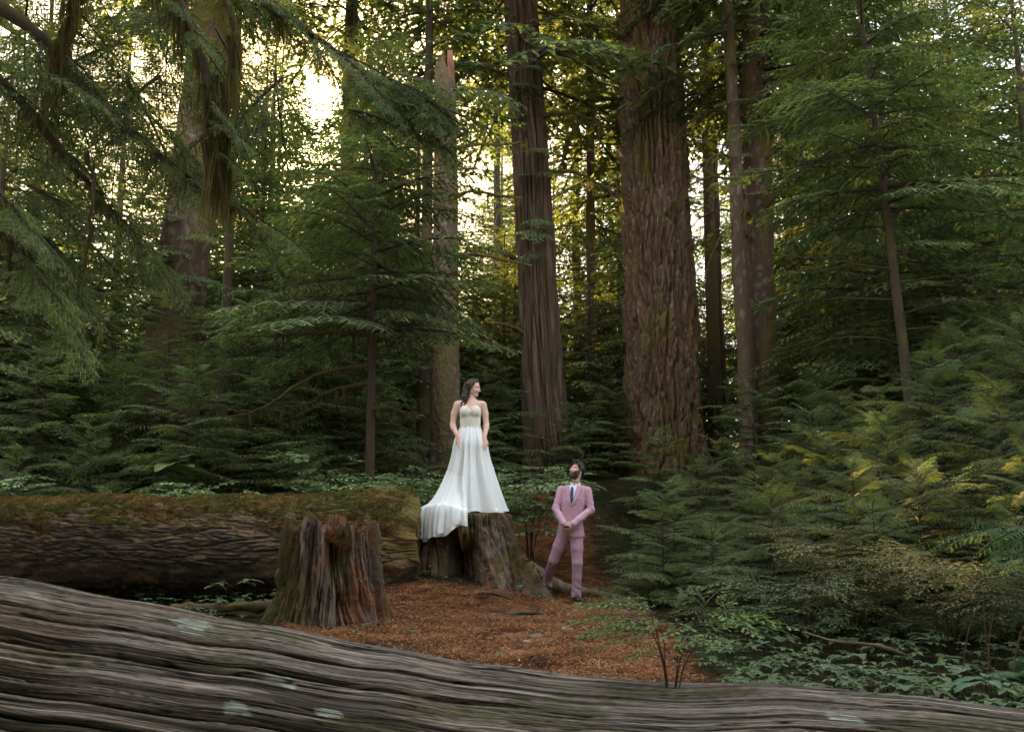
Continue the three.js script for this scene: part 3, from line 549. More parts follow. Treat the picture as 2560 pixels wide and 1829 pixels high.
{
  // weathered grey log across the foreground
  const xs = range(-5.2, 3.9, 760), phs = [...range(-2.0, -0.45, 14), ...range(-0.4, 1.6, 330), ...range(1.65, 2.6, 12)];
  const lichens = [[-1.47, 0.16, 0.115, 0.05], [-1.13, 0.62, 0.075, 0.035], [-0.98, 0.45, 0.11, 0.03], [0.92, 0.5, 0.12, 0.05], [-2.3, 0.14, 0.05, 0.03], [-0.75, 0.55, 0.07, 0.02], [-1.45, 0.24, 0.05, 0.012], [1.3, 0.28, 0.07, 0.03]];
  // long strips of silvered wood between drying cracks
  const edge = (k, x) => -0.42 + k * 0.092 + 0.075 * (PERM[(k * 7 + 11) & 255] / 255 - 0.5) + 0.016 * noise(x * 0.22, k * 3.1, 5) + 0.006 * noise(x * 1.6, k * 5.3, 9) + 0.004 * noise(x * 7, k * 5.3, 19);
  const g = grid(phs, xs, (ph, x) => {
    const a = ph * NEAR_R, sp = a + 0.05 * x, wob = 0.12 * noise(x * 0.35, a * 1.3, 2);
    let k = Math.floor((sp + 0.42) / 0.092) - 2; while (k < 40 && edge(k + 1, x) < sp) k++;
    const e0 = edge(k, x), e1 = edge(k + 1, x), t = clamp((sp - e0) / (e1 - e0)), h1 = PERM[(k * 13 + 5) & 255] / 255, on0 = sstep(-0.1, 0.2, noise(x * 0.5, k * 2.7, 30)), on1 = sstep(-0.1, 0.2, noise(x * 0.5, (k + 1) * 2.7, 30));
    const c1 = Math.max(on0 * Math.exp(-Math.pow((sp - e0) / (0.004 + 0.006 * on0), 2)), on1 * Math.exp(-Math.pow((e1 - sp) / (0.004 + 0.006 * on1), 2)));
    const n1 = noise(x * 0.35 + 3, sp * 4.2, 1), n2 = noise(x * 0.5, sp * 16, 4), n3 = noise(x * 0.8, sp * 36, 8), n4 = noise(x * 2.0, sp * 80, 12), c2 = Math.exp(-Math.pow(n2 / 0.07, 2)) * sstep(0, 0.3, noise(x * 0.6, sp * 2, 33));
    let d = 0.028 * fbm(x * 0.3, sp * 2.2, 6, 2) + 0.012 * (h1 - 0.5) * (0.6 + 0.6 * noise(x * 0.3, k, 3)) - 0.004 * Math.pow(2 * t - 1, 4);
    d += -0.075 * c1 - 0.028 * c2 - 0.009 * Math.exp(-Math.pow(n3 / 0.1, 2)) + 0.005 * n3 + 0.003 * n4 + 0.012 * n1;
    const R = NEAR_R + d, y = pw(NEAR_RIDGE, x) - NEAR_R + R * Math.cos(ph), z = nearZ(x) + R * Math.sin(ph) * 0.98;
    const s1 = noise(x * 0.6, sp * 20 + wob * 3, 20), s2 = noise(x * 1.6, sp * 55, 24), s3 = fbm(x * 0.7, sp * 3, 28, 3);
    let c = lerp3([0.145, 0.119, 0.098], [0.31, 0.267, 0.23], clamp(0.42 + 0.7 * s1 + 0.4 * s2 + 0.5 * (h1 - 0.5)));
    c = lerp3(c, [0.15, 0.098, 0.058], 0.6 * sstep(0.05, 0.3, s3));
    c = lerp3(c, [0.055, 0.042, 0.034], 0.85 * sstep(0.12, 0.45, -s1 * 0.6 - n3 * 0.7 - s3 * 0.6));
    c = lerp3(c, [0.40, 0.36, 0.32], 0.6 * sstep(0.3, 0.5, s2 * 0.7 + s1 * 0.4));
    const mo = Math.max(c1, 0.7 * c2) * sstep(-0.05, 0.15, noise(x * 1.1, sp * 3, 44)) + sstep(0.2, 0.36, noise(x * 1.3, sp * 4, 48) + 0.35 * noise(x * 14, sp * 30, 49)) * 0.7 * (ph < 0.9 ? 1 : 0.4);
    c = lerp3(c, [0.085, 0.082, 0.024], clamp(mo) * 0.8);
    for (const [lx, la, rx, ra] of lichens) { const q = Math.hypot((x - lx) / rx, (a - la) / ra) + 0.5 * noise(x * 14, a * 22, lx * 9) + 0.25 * noise(x * 45, a * 60, lx); c = lerp3(c, [0.40, 0.44, 0.37], 0.85 * sstep(1.0, 0.82, q)); }
    return [x, y, z, c, x * 0.5, sp * 1.2];
  });
  const m = single('fallen_log', g, new THREE.MeshPhysicalMaterial({ name: 'silvered_wood', vertexColors: true, roughness: 0.9, specularIntensity: 0.25, map: grainTex, bumpMap: grainBump, bumpScale: 0.012 }), 'silver grey weathered log with long cracks and pale lichen across the bottom', 'log');
}
const tuftItems = (n, seed, f) => { const r = rng(seed), out = []; for (let k = 0; k < n; k++) { const o = f(r); if (o) out.push(o); } return out; };
{
  // long mossy log at left
  const t = thing('fallen_log', 'long brown mossy log lying behind the rotten red stump, reaching the left edge', 'log', [-5.4, 0.72, -12.15]);
  const x0 = -5.2, x1 = 4.22;
  const top = x => 0.56 + 0.012 * Math.sin(x * 0.8) + 0.085 * sstep(2.2, 4.2, x);
  const surf = (ph, x) => {
    const R = top(x), cx = Math.cos(ph), sz = Math.sin(ph), px = x + 30, wx = 0.4 * noise(px * 0.9, cx * 2, sz * 2);
    const n = noise(px * 0.9, cx * 2.6 + wx, sz * 2.6 + wx), m = noise(px * 2.6 + 7, cx * 8 + wx, sz * 8), p = noise(px * 6, cx * 15, sz * 15);
    const f1 = Math.exp(-Math.pow(n / 0.07, 2)), f2 = Math.exp(-Math.pow(m / 0.09, 2)), f3 = Math.exp(-Math.pow(p / 0.14, 2));
    let d = 0.02 * n - 0.03 * f1 - 0.026 * f2 - 0.016 * f3 + 0.012 * fbm(px * 5, cx * 9, sz * 9, 2) + 0.03 * fbm(px * 0.8, cx, sz, 2);
    const bareP = sstep(0.0, 0.15, noise(px * 1.3, cx * 2, sz * 2 + 9) - 0.12 + (x > 1.2 && x < 2.6 && ph > 0.6 && ph < 1.2 ? 0.35 : 0));
    d -= 0.03 * bareP * (x > 0.8 ? 1 : 0);
    const mo = sstep(1.2, 0.85, Math.abs(ph - 0.05) - 0.75 * sstep(2.9, 3.9, x) + 0.8 * noise(px * 2.1, cx * 3, sz * 3 + 3) + 0.6 * noise(px * 7, cx * 9, sz * 9) + 0.5 * noise(px * 17, cx * 19, sz * 19));
    const R2 = R + d + mo * 0.012;
    return { R2, mo, f: Math.max(f1, f2), bareP, p, n };
  };
  const phs = [...range(-1.5, 2.0, 210), ...range(2.05, 4.75, 40)], xs = [...range(x0, x1, 460)];
  const yj = (x, ph) => 0.05 * sstep(3.2, 4.1, x) * Math.exp(-Math.pow((ph + 0.15) / 0.3, 2)) * (1 + noise(x * 12, ph * 8)) - 0.14 * sstep(3.85, 4.25, x) * (0.6 + noise(Math.cos(ph) * 2.5, Math.sin(ph) * 2.5, 6));
  const g = grid(phs, [...xs, x1 + 0.03, x1 + 0.02, x1 - 0.02], (ph, x, i, j) => {
    const s = surf(ph, Math.min(x, x1)), e = j - xs.length; let R = (s.R2 + yj(x, ph)) * (1 - 0.22 * Math.pow(sstep(x1 - 0.42, x1 + 0.03, x), 2)); if (e === 0) R *= 0.94; if (e === 1) R *= 0.7; if (e === 2) R *= 0.05;
    let c = lerp3([0.085, 0.058, 0.038], [0.05, 0.036, 0.026], clamp(0.5 + s.n * 1.4)); c = lerp3(c, [0.15, 0.115, 0.085], sstep(0.2, 0.4, s.p) * 0.6);
    if (x > 0.8) c = lerp3(c, [0.19, 0.13, 0.075], s.bareP * 0.6);
    const mo = s.mo, gr = clamp(0.5 + 1.6 * noise(x * 1.4, ph * 2, 70));
    c = lerp3(c, lerp3([0.16, 0.1, 0.038], [0.1, 0.095, 0.028], gr), mo * 0.9);
    const ex = e >= 0 ? 0.05 * noise(Math.cos(ph) * 5 * R, Math.sin(ph) * 5 * R, 8) + 0.03 * noise(ph * 9, R * 20, 3) : 0.16 * noise(ph * 2.2, 5.5, 2) * sstep(x1 - 0.6, x1, x);
    return [x + ex, R * Math.cos(ph), R * Math.sin(ph), c, x, ph * 0.5];
  });
  part('bark', g, barkMat, t);
  const items = tuftItems(15000, 17, r => {
    const x = mix(x0, x1, r()), ph = mix(-1.2, 1.35, r()), s = surf(ph, x); if (s.mo < 0.35 + 0.3 * r() || x > x1 - 0.3 * r()) return null;
    const gr = clamp(0.5 + 1.6 * noise(x * 1.4, ph * 2, 70)), c = lerp3([0.2, 0.125, 0.045], [0.125, 0.12, 0.034], gr), b = 0.4 + 1.1 * r(), R = s.R2 + 0.004;
    return [x, R * Math.cos(ph), R * Math.sin(ph), ph, r() * 6.28, 0, 0.45 + 0.6 * r(), [c[0] * b, c[1] * b, c[2] * b]];
  });
  scatter('moss', TUFT[0], mossMat, items, t, 'XYZ');
}
// stump side as radius over angle and height; the sheet runs up the side, over the rim and in to the middle
function stumpGeo({ side, rim, n = 220, rows = 130, inner = 14, color, dip, y0 = -0.4 }) {
  const us = Array.from({ length: n }, (_, i) => Math.PI / 2 + i / n * 2 * Math.PI), vs = [...range(0, 1, rows), ...range(1, 2, inner + 1).slice(1)];
  return grid(us, vs, (th, v) => {
    const h = rim(th), t = Math.min(1, v), y = mix(y0, h, t); let r = side(th, y, h), yy = y;
    if (v > 1) { const q = 2 - v; r *= Math.max(0.02, q); yy = h - dip(Math.cos(th) * r, Math.sin(th) * r, 1 - q, h); }
    const x = Math.cos(th) * r, z = -Math.sin(th) * r;
    return [x, yy, z, color(th, yy, r, v, x, z, h), th * 0.5, y];
  }, true);
}
{
  // rotten red stump in front of the mossy log
  const t = thing('tree_stump', 'rotten red-brown stump with a split hollow face, in front of the mossy log', 'stump', [-1.83, groundY(-1.83, -9.9), -9.9]);
  const rib = (th, y) => { const cx = Math.cos(th), sz = Math.sin(th), n = noise(cx * 4.5 + 2, y * 0.55, sz * 4.5), m = noise(cx * 11, y * 1.0, sz * 11 + 4), p = noise(cx * 28, y * 1.8, sz * 28); return [n, m, p]; };
  const slab = (th, y) => { const [a, b, id] = cells(th * 3.4 + 0.25 * noise(y * 1.6, th * 2, 5), y * 0.28 + 7, 3), [a2, b2, id2] = cells(th * 9 + 0.3 * noise(y * 3, th * 3, 9), y * 0.6 + 2, 8); return [(id - 0.5) * 0.10 + (id2 - 0.5) * 0.045 - 0.05 * sstep(0.1, 0, b - a) - 0.02 * sstep(0.14, 0, b2 - a2), id, id2]; };
  const g = stumpGeo({
    n: 420, rows: 190,
    rim: th => { const cx = Math.cos(th), sz = Math.sin(th); const [, i1, i2] = slab(th, 0.9); return 0.98 + 0.16 * (i1 - 0.6) * 0.6 + 0.07 * (i2 - 0.5) + 0.05 * noise(cx * 3, sz * 3, 1) + 0.09 * noise(cx * 9, sz * 9, 4) + 0.04 * noise(cx * 22, sz * 22, 6) - 0.10 * sstep(0.2, 0.9, cx) - 0.24 * Math.exp(-Math.pow((th - 4.95) / 0.17, 2)); },
    side: (th, y, h) => {
      const [n, m, p] = rib(th, y), k = clamp(1 - y / h);
      let r = 0.435 + 0.115 * Math.pow(k, 0.9) + 0.09 * Math.pow(k, 4);
      r += slab(th, y)[0] + 0.02 * n + 0.014 * m + 0.011 * p - 0.05 * Math.exp(-Math.pow(n / 0.06, 2)) - 0.03 * Math.exp(-Math.pow(m / 0.08, 2));
      r -= 0.16 * Math.exp(-Math.pow((th - 4.95) / 0.24, 4)) * sstep(0.3, 0.6, y) + 0.07 * Math.exp(-Math.pow((th - 5.2) / 0.35, 4)) * sstep(0.02, 0.2, y);
      r += 0.05 * Math.exp(-Math.pow((th - 5.42) / 0.13, 4)) * sstep(0.75, 0.55, y);
      r += 0.05 * fbm(Math.cos(th) * 11, y * 7, Math.sin(th) * 11, 3);
      return r;
    },
    dip: (x, z, q) => 0.03 + 0.14 * sstep(0, 0.5, q) * (0.6 + noise(x * 6, z * 6, 3)) + 0.06 * noise(x * 17, z * 17, 5),
    color: (th, y, r, v, x, z, h) => {
      const [n, m, p] = rib(th, y), s = noise(x * 8, y * 1.2, z * 8);
      let c = lerp3([0.052, 0.034, 0.023], [0.15, 0.115, 0.085], clamp(0.3 + 0.9 * p + 0.5 * m + 0.5 * (slab(th, y)[2] - 0.5)));
      const red = sstep(0.12, 0.4, noise(x * 4.5, y * 2.2 + 4, z * 4.5) + 0.5 * noise(x * 18, y * 9, z * 18) + (y > h - 0.22 ? 0.22 : 0) + (v > 1 ? 0.4 : 0) + 0.30 * Math.exp(-Math.pow((th - 5.05) / 0.35, 2)));
      c = lerp3(c, lerp3([0.17, 0.062, 0.027], [0.095, 0.042, 0.023], clamp(0.5 + s)), red * 0.8);
      const mo = sstep(0.02, 0.16, noise(x * 3.3, y * 1.6, z * 3.3 + 8) + 0.4 * noise(x * 15, y * 12, z * 15) - 0.16 + (Math.cos(th) < -0.3 ? 0.26 : 0));
      return lerp3(c, [0.09, 0.075, 0.026], mo * 0.85);
    },
  });
  part('wood', g, woodMat, t);
  const items = tuftItems(1500, 23, r => { const a = r() * 6.28, q = Math.sqrt(r()) * 0.4, b = 0.5 + 0.8 * r(), red = r() < 0.75; const c = red ? [0.2, 0.08, 0.032] : [0.1, 0.09, 0.025]; return [Math.cos(a) * q, 0.87 - 0.1 * r() - 0.10 * (Math.cos(a) > 0.3 ? q * 2 : 0) , -Math.sin(a) * q, 0, r() * 6.28, (r() - 0.5), 0.4 + r() * 0.5, [c[0] * b, c[1] * b, c[2] * b]]; });
  scatter('rotten_crumbs', TUFT[1], mossMat, items, t);
}
const BS = V(-0.6, 0, -12.75);   // the bride's stump
const BS_TOP = 1.075;
{
  const gy = groundY(BS.x, BS.z);
  const t = thing('tree_stump', 'broad flat-cut stump with a dark hollow and spreading roots, under the bride', 'stump', [BS.x, 0, BS.z]);
  const lobes = [[-0.50, 1.34, 0.20, 1.25], [-0.98, 0.98, 0.26, 1.6], [-2.5, 0.66, 0.34, 1.2], [-3.25, 0.7, 0.3, 1.5], [0.15, 0.85, 0.3, 2.0], [1.3, 0.95, 0.35, 2], [2.4, 0.9, 0.3, 2]];
  const rr = (th, y) => {
    const k = clamp(1 - y / BS_TOP, 0, 1.3), cx = Math.cos(th), sz = Math.sin(th); let r = 0.555 + 0.03 * noise(cx * 2, sz * 2, 9);
    const holl = Math.exp(-Math.pow((((th + 9.42478) % 6.28319) - 3.14159 + 1.74) / 0.42, 4));
    r -= 0.34 * holl * sstep(0.86, 0.5, y);
    for (const [a, ext, w, pwr] of lobes) { let dth = Math.atan2(Math.sin(th - a), Math.cos(th - a)); r += (ext - 0.55) * Math.pow(k, pwr) * Math.exp(-Math.pow(dth / (w * (1.25 - 0.35 * Math.min(1, k))), 2)); }
    return r;
  };
  const g = stumpGeo({
    n: 340, rows: 170, y0: -0.25,
    rim: th => BS_TOP - 0.01 + 0.012 * noise(Math.cos(th) * 12, Math.sin(th) * 12, 3) - 0.02 * Math.abs(noise(Math.cos(th) * 5, Math.sin(th) * 5, 13)),
    side: (th, y) => {
      const r = rr(th, y), cx = Math.cos(th), sz = Math.sin(th), n = noise(cx * 6, y * 0.7, sz * 6 + 3), m = noise(cx * 16, y * 1.4, sz * 16), p = noise(cx * 34, y * 4, sz * 34);
      const [a2, b2, i2] = cells(th * 5 + 0.3 * noise(y * 2, th * 2, 5), y * 0.4 + 7, 5); return r + 0.11 * (i2 - 0.5) * sstep(1.05, 0.85, y) - 0.05 * sstep(0.1, 0, b2 - a2) + 0.04 * n + 0.03 * m + 0.02 * p - 0.05 * Math.exp(-Math.pow(n / 0.05, 2)) - 0.02 * Math.exp(-Math.pow(m / 0.08, 2)) + 0.045 * fbm(cx * 12, y * 7, sz * 12, 3);
    },
    dip: (x, z, q) => 0.008 * noise(x * 14, z * 14, 2) - 0.004 + 0.01 * q,
    color: (th, y, r, v, x, z) => {
      const m = noise(x * 12, y * 1.4, z * 12), p = noise(x * 30, y * 3, z * 30), s = fbm(x * 2.4, y * 1.6, z * 2.4 + 5, 3);
      let c = lerp3([0.09, 0.058, 0.035], [0.045, 0.032, 0.023], clamp(0.5 + 1.5 * s));
      c = lerp3(c, [0.16, 0.12, 0.088], 0.8 * sstep(0.05, 0.35, p * 0.5 + m * 0.5 + (Math.abs(th - 5.3) < 0.25 ? 0.25 : -0.1)));
      c = lerp3(c, [0.21, 0.10, 0.05], 0.7 * sstep(0.1, 0.35, noise(x * 5, y * 2.2 + 7, z * 5)));
      if (v > 1) c = lerp3([0.16, 0.085, 0.05], [0.09, 0.06, 0.045], clamp(0.5 + noise(x * 9, z * 9, 2)));
      const mo = sstep(0.02, 0.14, noise(x * 2.6, y * 2, z * 2.6 + 2) + 0.4 * noise(x * 14, y * 11, z * 14) - 0.12 + (th > 5.55 || th < 2.2 ? 0.25 : 0));
      return v > 1 ? c : lerp3(c, MOSSC, mo * 0.85);
    },
  });
  part('wood', g, woodMat, t);
  const items = tuftItems(2600, 29, r => { const th = Math.PI / 2 + r() * 6.28, y = 0.05 + r() * 0.98, R = rr(th, y), x = Math.cos(th) * R, z = -Math.sin(th) * R; const mo = noise(x * 2.6, y * 2, z * 2.6 + 2) - 0.1 + (th > 5.55 || th < 2.2 ? 0.25 : 0); if (mo < 0.05 || (th % 6.283 > 3.6 && th % 6.283 < 5.2)) return null; const b = 0.6 + 0.8 * r(); return [x, y, z, 1.57, th + 1.57, 0, 0.5 + r() * 0.5, [0.085 * b, 0.08 * b, 0.022 * b]]; });
  scatter('moss', TUFT[0], mossMat, items, t, 'YXZ');
}
// rotten black log end under the mossy log, and a thin mossy pole beside it
const ground = (x, z, dy = 0) => [x, groundY(x, z) + dy, z];
function lie(name, label, category, pts, r0, r1, col1, col2, n = 10, mossy = 0, group) {
  const amp = r0 > 0.1 ? 0.08 : 0.3;
  const curve = new THREE.CatmullRomCurve3(pts.map(p => V(...p))), g = new Geo(), c0 = V(...pts[0]), N = pts.length * 14, sd = pts[0][0] * 5 + pts[0][2];
  g.tube(range(0, 1, N).map(s => { const p = curve.getPoint(s).sub(c0); return { p, r: mix(r0, r1, s) * (1 + amp * noise(s * N * 0.35, sd)) }; }), n, q => lerp3(lerp3(col1, col2, clamp(0.5 + 1.4 * noise(q.x * 9 + sd, q.y * 9, q.z * 9))), MOSSC, mossy * sstep(0, 0.2, noise(q.x * 4, q.y * 4, q.z * 4 + sd) + 0.1)), amp * 0.8);
  return single(name, g.build(), barkMat, label, category, pts[0], group);
}
lie('fallen_pole', 'thin mossy pole on the ground left of the rotten red stump', 'branch', [ground(-3.6, -10.4, 0.05), ground(-2.9, -10.3, 0.09), ground(-2.2, -10.2, 0.1)], 0.06, 0.05, [0.1, 0.07, 0.045], [0.14, 0.1, 0.06], 12, 0.9);
// roots and sticks
const W1 = [0.085, 0.058, 0.04], W2 = [0.15, 0.11, 0.08];
lie('tree_root', 'thick mossy root running from the bride\'s stump behind the man\'s feet', 'root', [[-0.05, 0.5, -12.75], [0.28, 0.3, -12.85], ground(0.62, -12.95, 0.07), ground(1.0, -12.9, 0.05), ground(1.45, -12.75, -0.02)], 0.15, 0.035, [0.14, 0.10, 0.075], [0.2, 0.155, 0.12], 18, 0.55);
lie('tree_root', 'thin root in front of the man\'s shoe on the path', 'root', [ground(0.98, -12.1, 0.01), ground(1.12, -11.7, 0.025), ground(1.3, -11.3, 0.015), ground(1.36, -11.05, -0.01)], 0.025, 0.012, W1, W2);
lie('tree_root', 'crooked dark root on the path below the bride\'s stump', 'root', [ground(-0.3, -10.3, 0), ground(-0.1, -10.25, 0.035), ground(0.15, -10.3, 0.04), ground(0.35, -10.5, 0.0)], 0.03, 0.018, W1, W2);
lie('tree_root', 'short dark root at the foot of the bride\'s stump', 'root', [ground(-0.5, -11.6, 0.0), ground(-0.25, -11.5, 0.03), ground(0.05, -11.4, 0.01)], 0.025, 0.015, W1, W2);
lie('fallen_branch', 'dark bark strip lying on the litter just behind the grey log', 'branch', [ground(-0.32, -6.9, 0.02), ground(-0.12, -6.7, 0.04), ground(0.1, -6.5, 0.035), ground(0.32, -6.35, 0.01)], 0.03, 0.018, W1, W2);
lie('fallen_branch', 'thin stick on the litter right of the rotten red stump', 'branch', [ground(-1.15, -8.2, 0.01), ground(-0.95, -8.0, 0.02), ground(-0.8, -7.8, 0.01)], 0.012, 0.006, W2, W1);
lie('fallen_branch', 'pale stick across the litter in the middle of the path', 'branch', [ground(0.5, -8.6, 0.01), ground(0.75, -8.5, 0.02), ground(1.0, -8.55, 0.01)], 0.011, 0.006, W2, [0.25, 0.2, 0.15]);
lie('fallen_branch', 'long pale dead twig over the leaves at the right of the path', 'branch', [ground(2.15, -7.3, 0.22), ground(2.35, -7.25, 0.16), ground(2.65, -7.2, 0.13), ground(2.9, -7.2, 0.05)], 0.008, 0.013, [0.28, 0.23, 0.18], [0.2, 0.15, 0.11]);
lie('tree_root', 'gnarled root on the red bank at the foot of the striped cedar', 'root', [ground(0.2, -19.4, 0.03), ground(0.6, -19.0, 0.12), ground(1.1, -18.9, 0.13), ground(1.7, -18.8, 0.0)], 0.06, 0.03, W1, W2);
lie('tree_root', 'forked root hanging on the red bank behind the man', 'root', [ground(1.3, -19.2, 0.1), ground(1.1, -18.6, 0.12), ground(0.95, -18.1, 0.05)], 0.05, 0.025, W1, W2);
{ // small twigs, bark flakes and needles of the litter
  const r = rng(61), g = new Geo();
  for (let k = 0; k < 22; k++) { const a = r() * 6.28, x = (r() - 0.5) * 0.16, z = (r() - 0.5) * 0.16, l = 0.008 + 0.022 * r(), w = 0.0014 + 0.0018 * r(), y = 0.004 + 0.012 * r(), b = 0.7 + 0.6 * r(), tl = (r() - 0.5) * 0.02; const c = [b, b * (0.9 + 0.2 * r()), b]; const dx = Math.cos(a), dz = Math.sin(a); const A = g.v(x - dz * w, y, z + dx * w, c), B = g.v(x + dz * w, y, z - dx * w, c), C = g.v(x + dx * l + dz * w * 0.4, y + tl, z + dz * l - dx * w * 0.4, c), D = g.v(x + dx * l - dz * w * 0.4, y + tl, z + dz * l + dx * w * 0.4, c); g.q(A, B, C, D); }
  const litter = g.build(true), items = [];
  for (let k = 0; k < 26000; k++) {
    const D = mix(4.8, 19, Math.pow(r(), 1.25)), x = mix(-3, 2.6, r()), z = -D; if (pathMask(x, z) < 0.3 + 0.4 * r()) continue;
    const soil = sstep(0.02, 0.2, fbm(x * 1.6 + 5, z * 1.6, 66, 4) + 0.12 * sstep(9.5, 7, D) * sstep(0.9, -0.6, x)); if (r() < soil * 0.6) continue;
    const b = 0.45 + 1.0 * r(), s = r(); const c = s < 0.7 ? [0.31, 0.128, 0.053] : s < 0.92 ? [0.14, 0.072, 0.04] : [0.34, 0.21, 0.11];
    items.push([x, groundY(x, z) + 0.012, z, (r() - 0.5) * 0.3, r() * 6.28, (r() - 0.5) * 0.3, 0.7 + 0.8 * r(), [c[0] * b, c[1] * b, c[2] * b]]);
  }
  const holder = new THREE.Group();
  const m = scatter('needle_litter', litter, new THREE.MeshPhysicalMaterial({ name: 'litter', specularIntensity: 0.2, vertexColors: true, roughness: 0.95, side: THREE.DoubleSide }), items, scene);
  m.userData = { kind: 'stuff', label: 'reddish brown fallen needles and twigs covering the path', category: 'litter' };
}
// ---------------------------------------------------------------- young hemlocks, shrubs and ground plants
function sapling(x, D, h, seed, label, o = {}) {
  const lod = o.lod ?? (D < 14.5 ? 0 : 1), r0 = 0.007 * h + 0.006;
  return conifer({ x, D, h, seed, r0, r1: 0.003, seg: 7, row: 0.25, flare: 0.2, label, name: o.name || 'hemlock_sapling', category: 'sapling', group: o.group, tint: o.tint,
    crown: { from: h * (o.from ?? 0.08), to: h, n: o.n ?? Math.round(20 + h * 9), lod, len: u => (o.w ?? 0.42) * h * Math.pow(1 - u, 0.6) * (0.8 + 0.2 * Math.sin(u * 40)) + 0.16, pitch: u => mix(0.06, 0.7, u * u * u), jitter: 0.3, rad: 0.01 } });
}
const TH = 'young hemlocks crowding the thicket right of the path', THL = 'young hemlock sapling in the dense green thicket right of the path';
const gold = [1.75, 1.5, 0.8];
// nearest row, then the rising mass behind
for (const [x, D, h, s, l, o] of [
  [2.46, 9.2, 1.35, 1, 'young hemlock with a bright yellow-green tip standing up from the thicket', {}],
  [1.75, 11.3, 1.35, 2, 'bushy sapling at the thicket corner nearest to the man'],
  [2.1, 12.6, 1.5, 3, 'sapling behind the thicket corner at the foot of the massive fir'],
  [2.9, 11.5, 1.5, 4], [3.5, 12.8, 1.7, 5], [2.7, 14.0, 1.6, 6], [4.3, 13.8, 2.1, 7], [3.6, 10.2, 1.5, 8],
  [2.05, 10.0, 0.95, 9], [2.9, 9.6, 1.0, 21], [3.2, 8.6, 1.15, 10],
  [4.3, 11.0, 2.0, 11, 'tallest sapling of the thicket middle, with wide flat yellow-green tiers', { w: 0.7 }],
  [3.9, 9.3, 1.5, 12, 'wide sapling with flat tiers low in the thicket', { w: 0.75 }],
  [5.4, 12.2, 2.7, 13, 'large sapling with pale green boughs high in the thicket'],
  [5.2, 10.2, 2.2, 14], [4.7, 8.8, 1.6, 15], [6.5, 13.8, 3.2, 16, 'tall sapling at the thicket crest near the thin black trunk'],
  [6.3, 11.6, 3.1, 17, 'tallest sapling at the right edge of the thicket'], [5.9, 9.6, 2.4, 18], [7.5, 14.5, 3.4, 19], [4.1, 7.9, 1.15, 20],
 [3.4, 15.5, 1.7, 23], [5.2, 16.2, 2.3, 24], [4.5, 17.8, 2.2, 25, 'sapling at the foot of the spotted slim trunk'],
  [2.6, 17, 1.5, 26], [6.6, 17.5, 3.0, 27], [8.0, 16.5, 3.6, 28], [3.05, 11.0, 1.3, 29], [3.9, 11.9, 1.8, 30], [4.9, 12.9, 2.3, 31], [5.0, 14.6, 2.2, 32],
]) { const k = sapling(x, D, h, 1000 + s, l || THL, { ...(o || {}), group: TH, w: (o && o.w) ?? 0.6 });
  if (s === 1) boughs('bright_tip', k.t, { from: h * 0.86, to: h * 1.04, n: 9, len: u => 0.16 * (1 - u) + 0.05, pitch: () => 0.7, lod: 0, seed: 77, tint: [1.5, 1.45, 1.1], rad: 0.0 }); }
// left side, behind the mossy log
const LL = 'young hemlock sapling in the shade behind the long mossy log', LG = 'young hemlocks behind the long mossy log';
for (const [x, D, h, s, l] of [
  [-4.9, 14.6, 3.0, 1, 'young hemlock with wide pale tiers in front of the leaning trunk'], [-6.2, 14.2, 2.1, 2], [-7.5, 15, 3.2, 3, 'tall sapling near the left edge behind the log'], [-8.3, 14, 2.4, 4],
  [-3.6, 15.5, 2.4, 5], [-3.1, 14.2, 1.7, 6], [-5.6, 16, 3.0, 7], [-6.9, 17, 2.8, 8], [-4.3, 16.6, 2.8, 9], [-2.4, 17, 2.4, 10], [-9.6, 15.5, 3.5, 11], [-8.6, 18.5, 4.5, 12],
  [-0.6, 17.5, 1.9, 13, 'low sapling between the snag and the striped cedar'], [-2.9, 18.6, 3.0, 14], [-5.2, 18.8, 3.8, 15], [1.2, 20.5, 1.6, 16, 'low sapling at the foot of the striped cedar'], [-0.4, 20.2, 2.6, 17, 'sapling with flat tiers right of the snag'],
  [-7.9, 13.4, 1.5, 18], [-5.5, 13.3, 1.3, 19], [2.2, 21.5, 2.2, 20, 'sapling in the dark gap left of the massive fir'], [-9.2, 13.6, 2.0, 21], [-7.0, 13.6, 1.9, 22],
]) sapling(x, D, h, 1100 + s, l || LL, { group: LG, w: 0.55 });

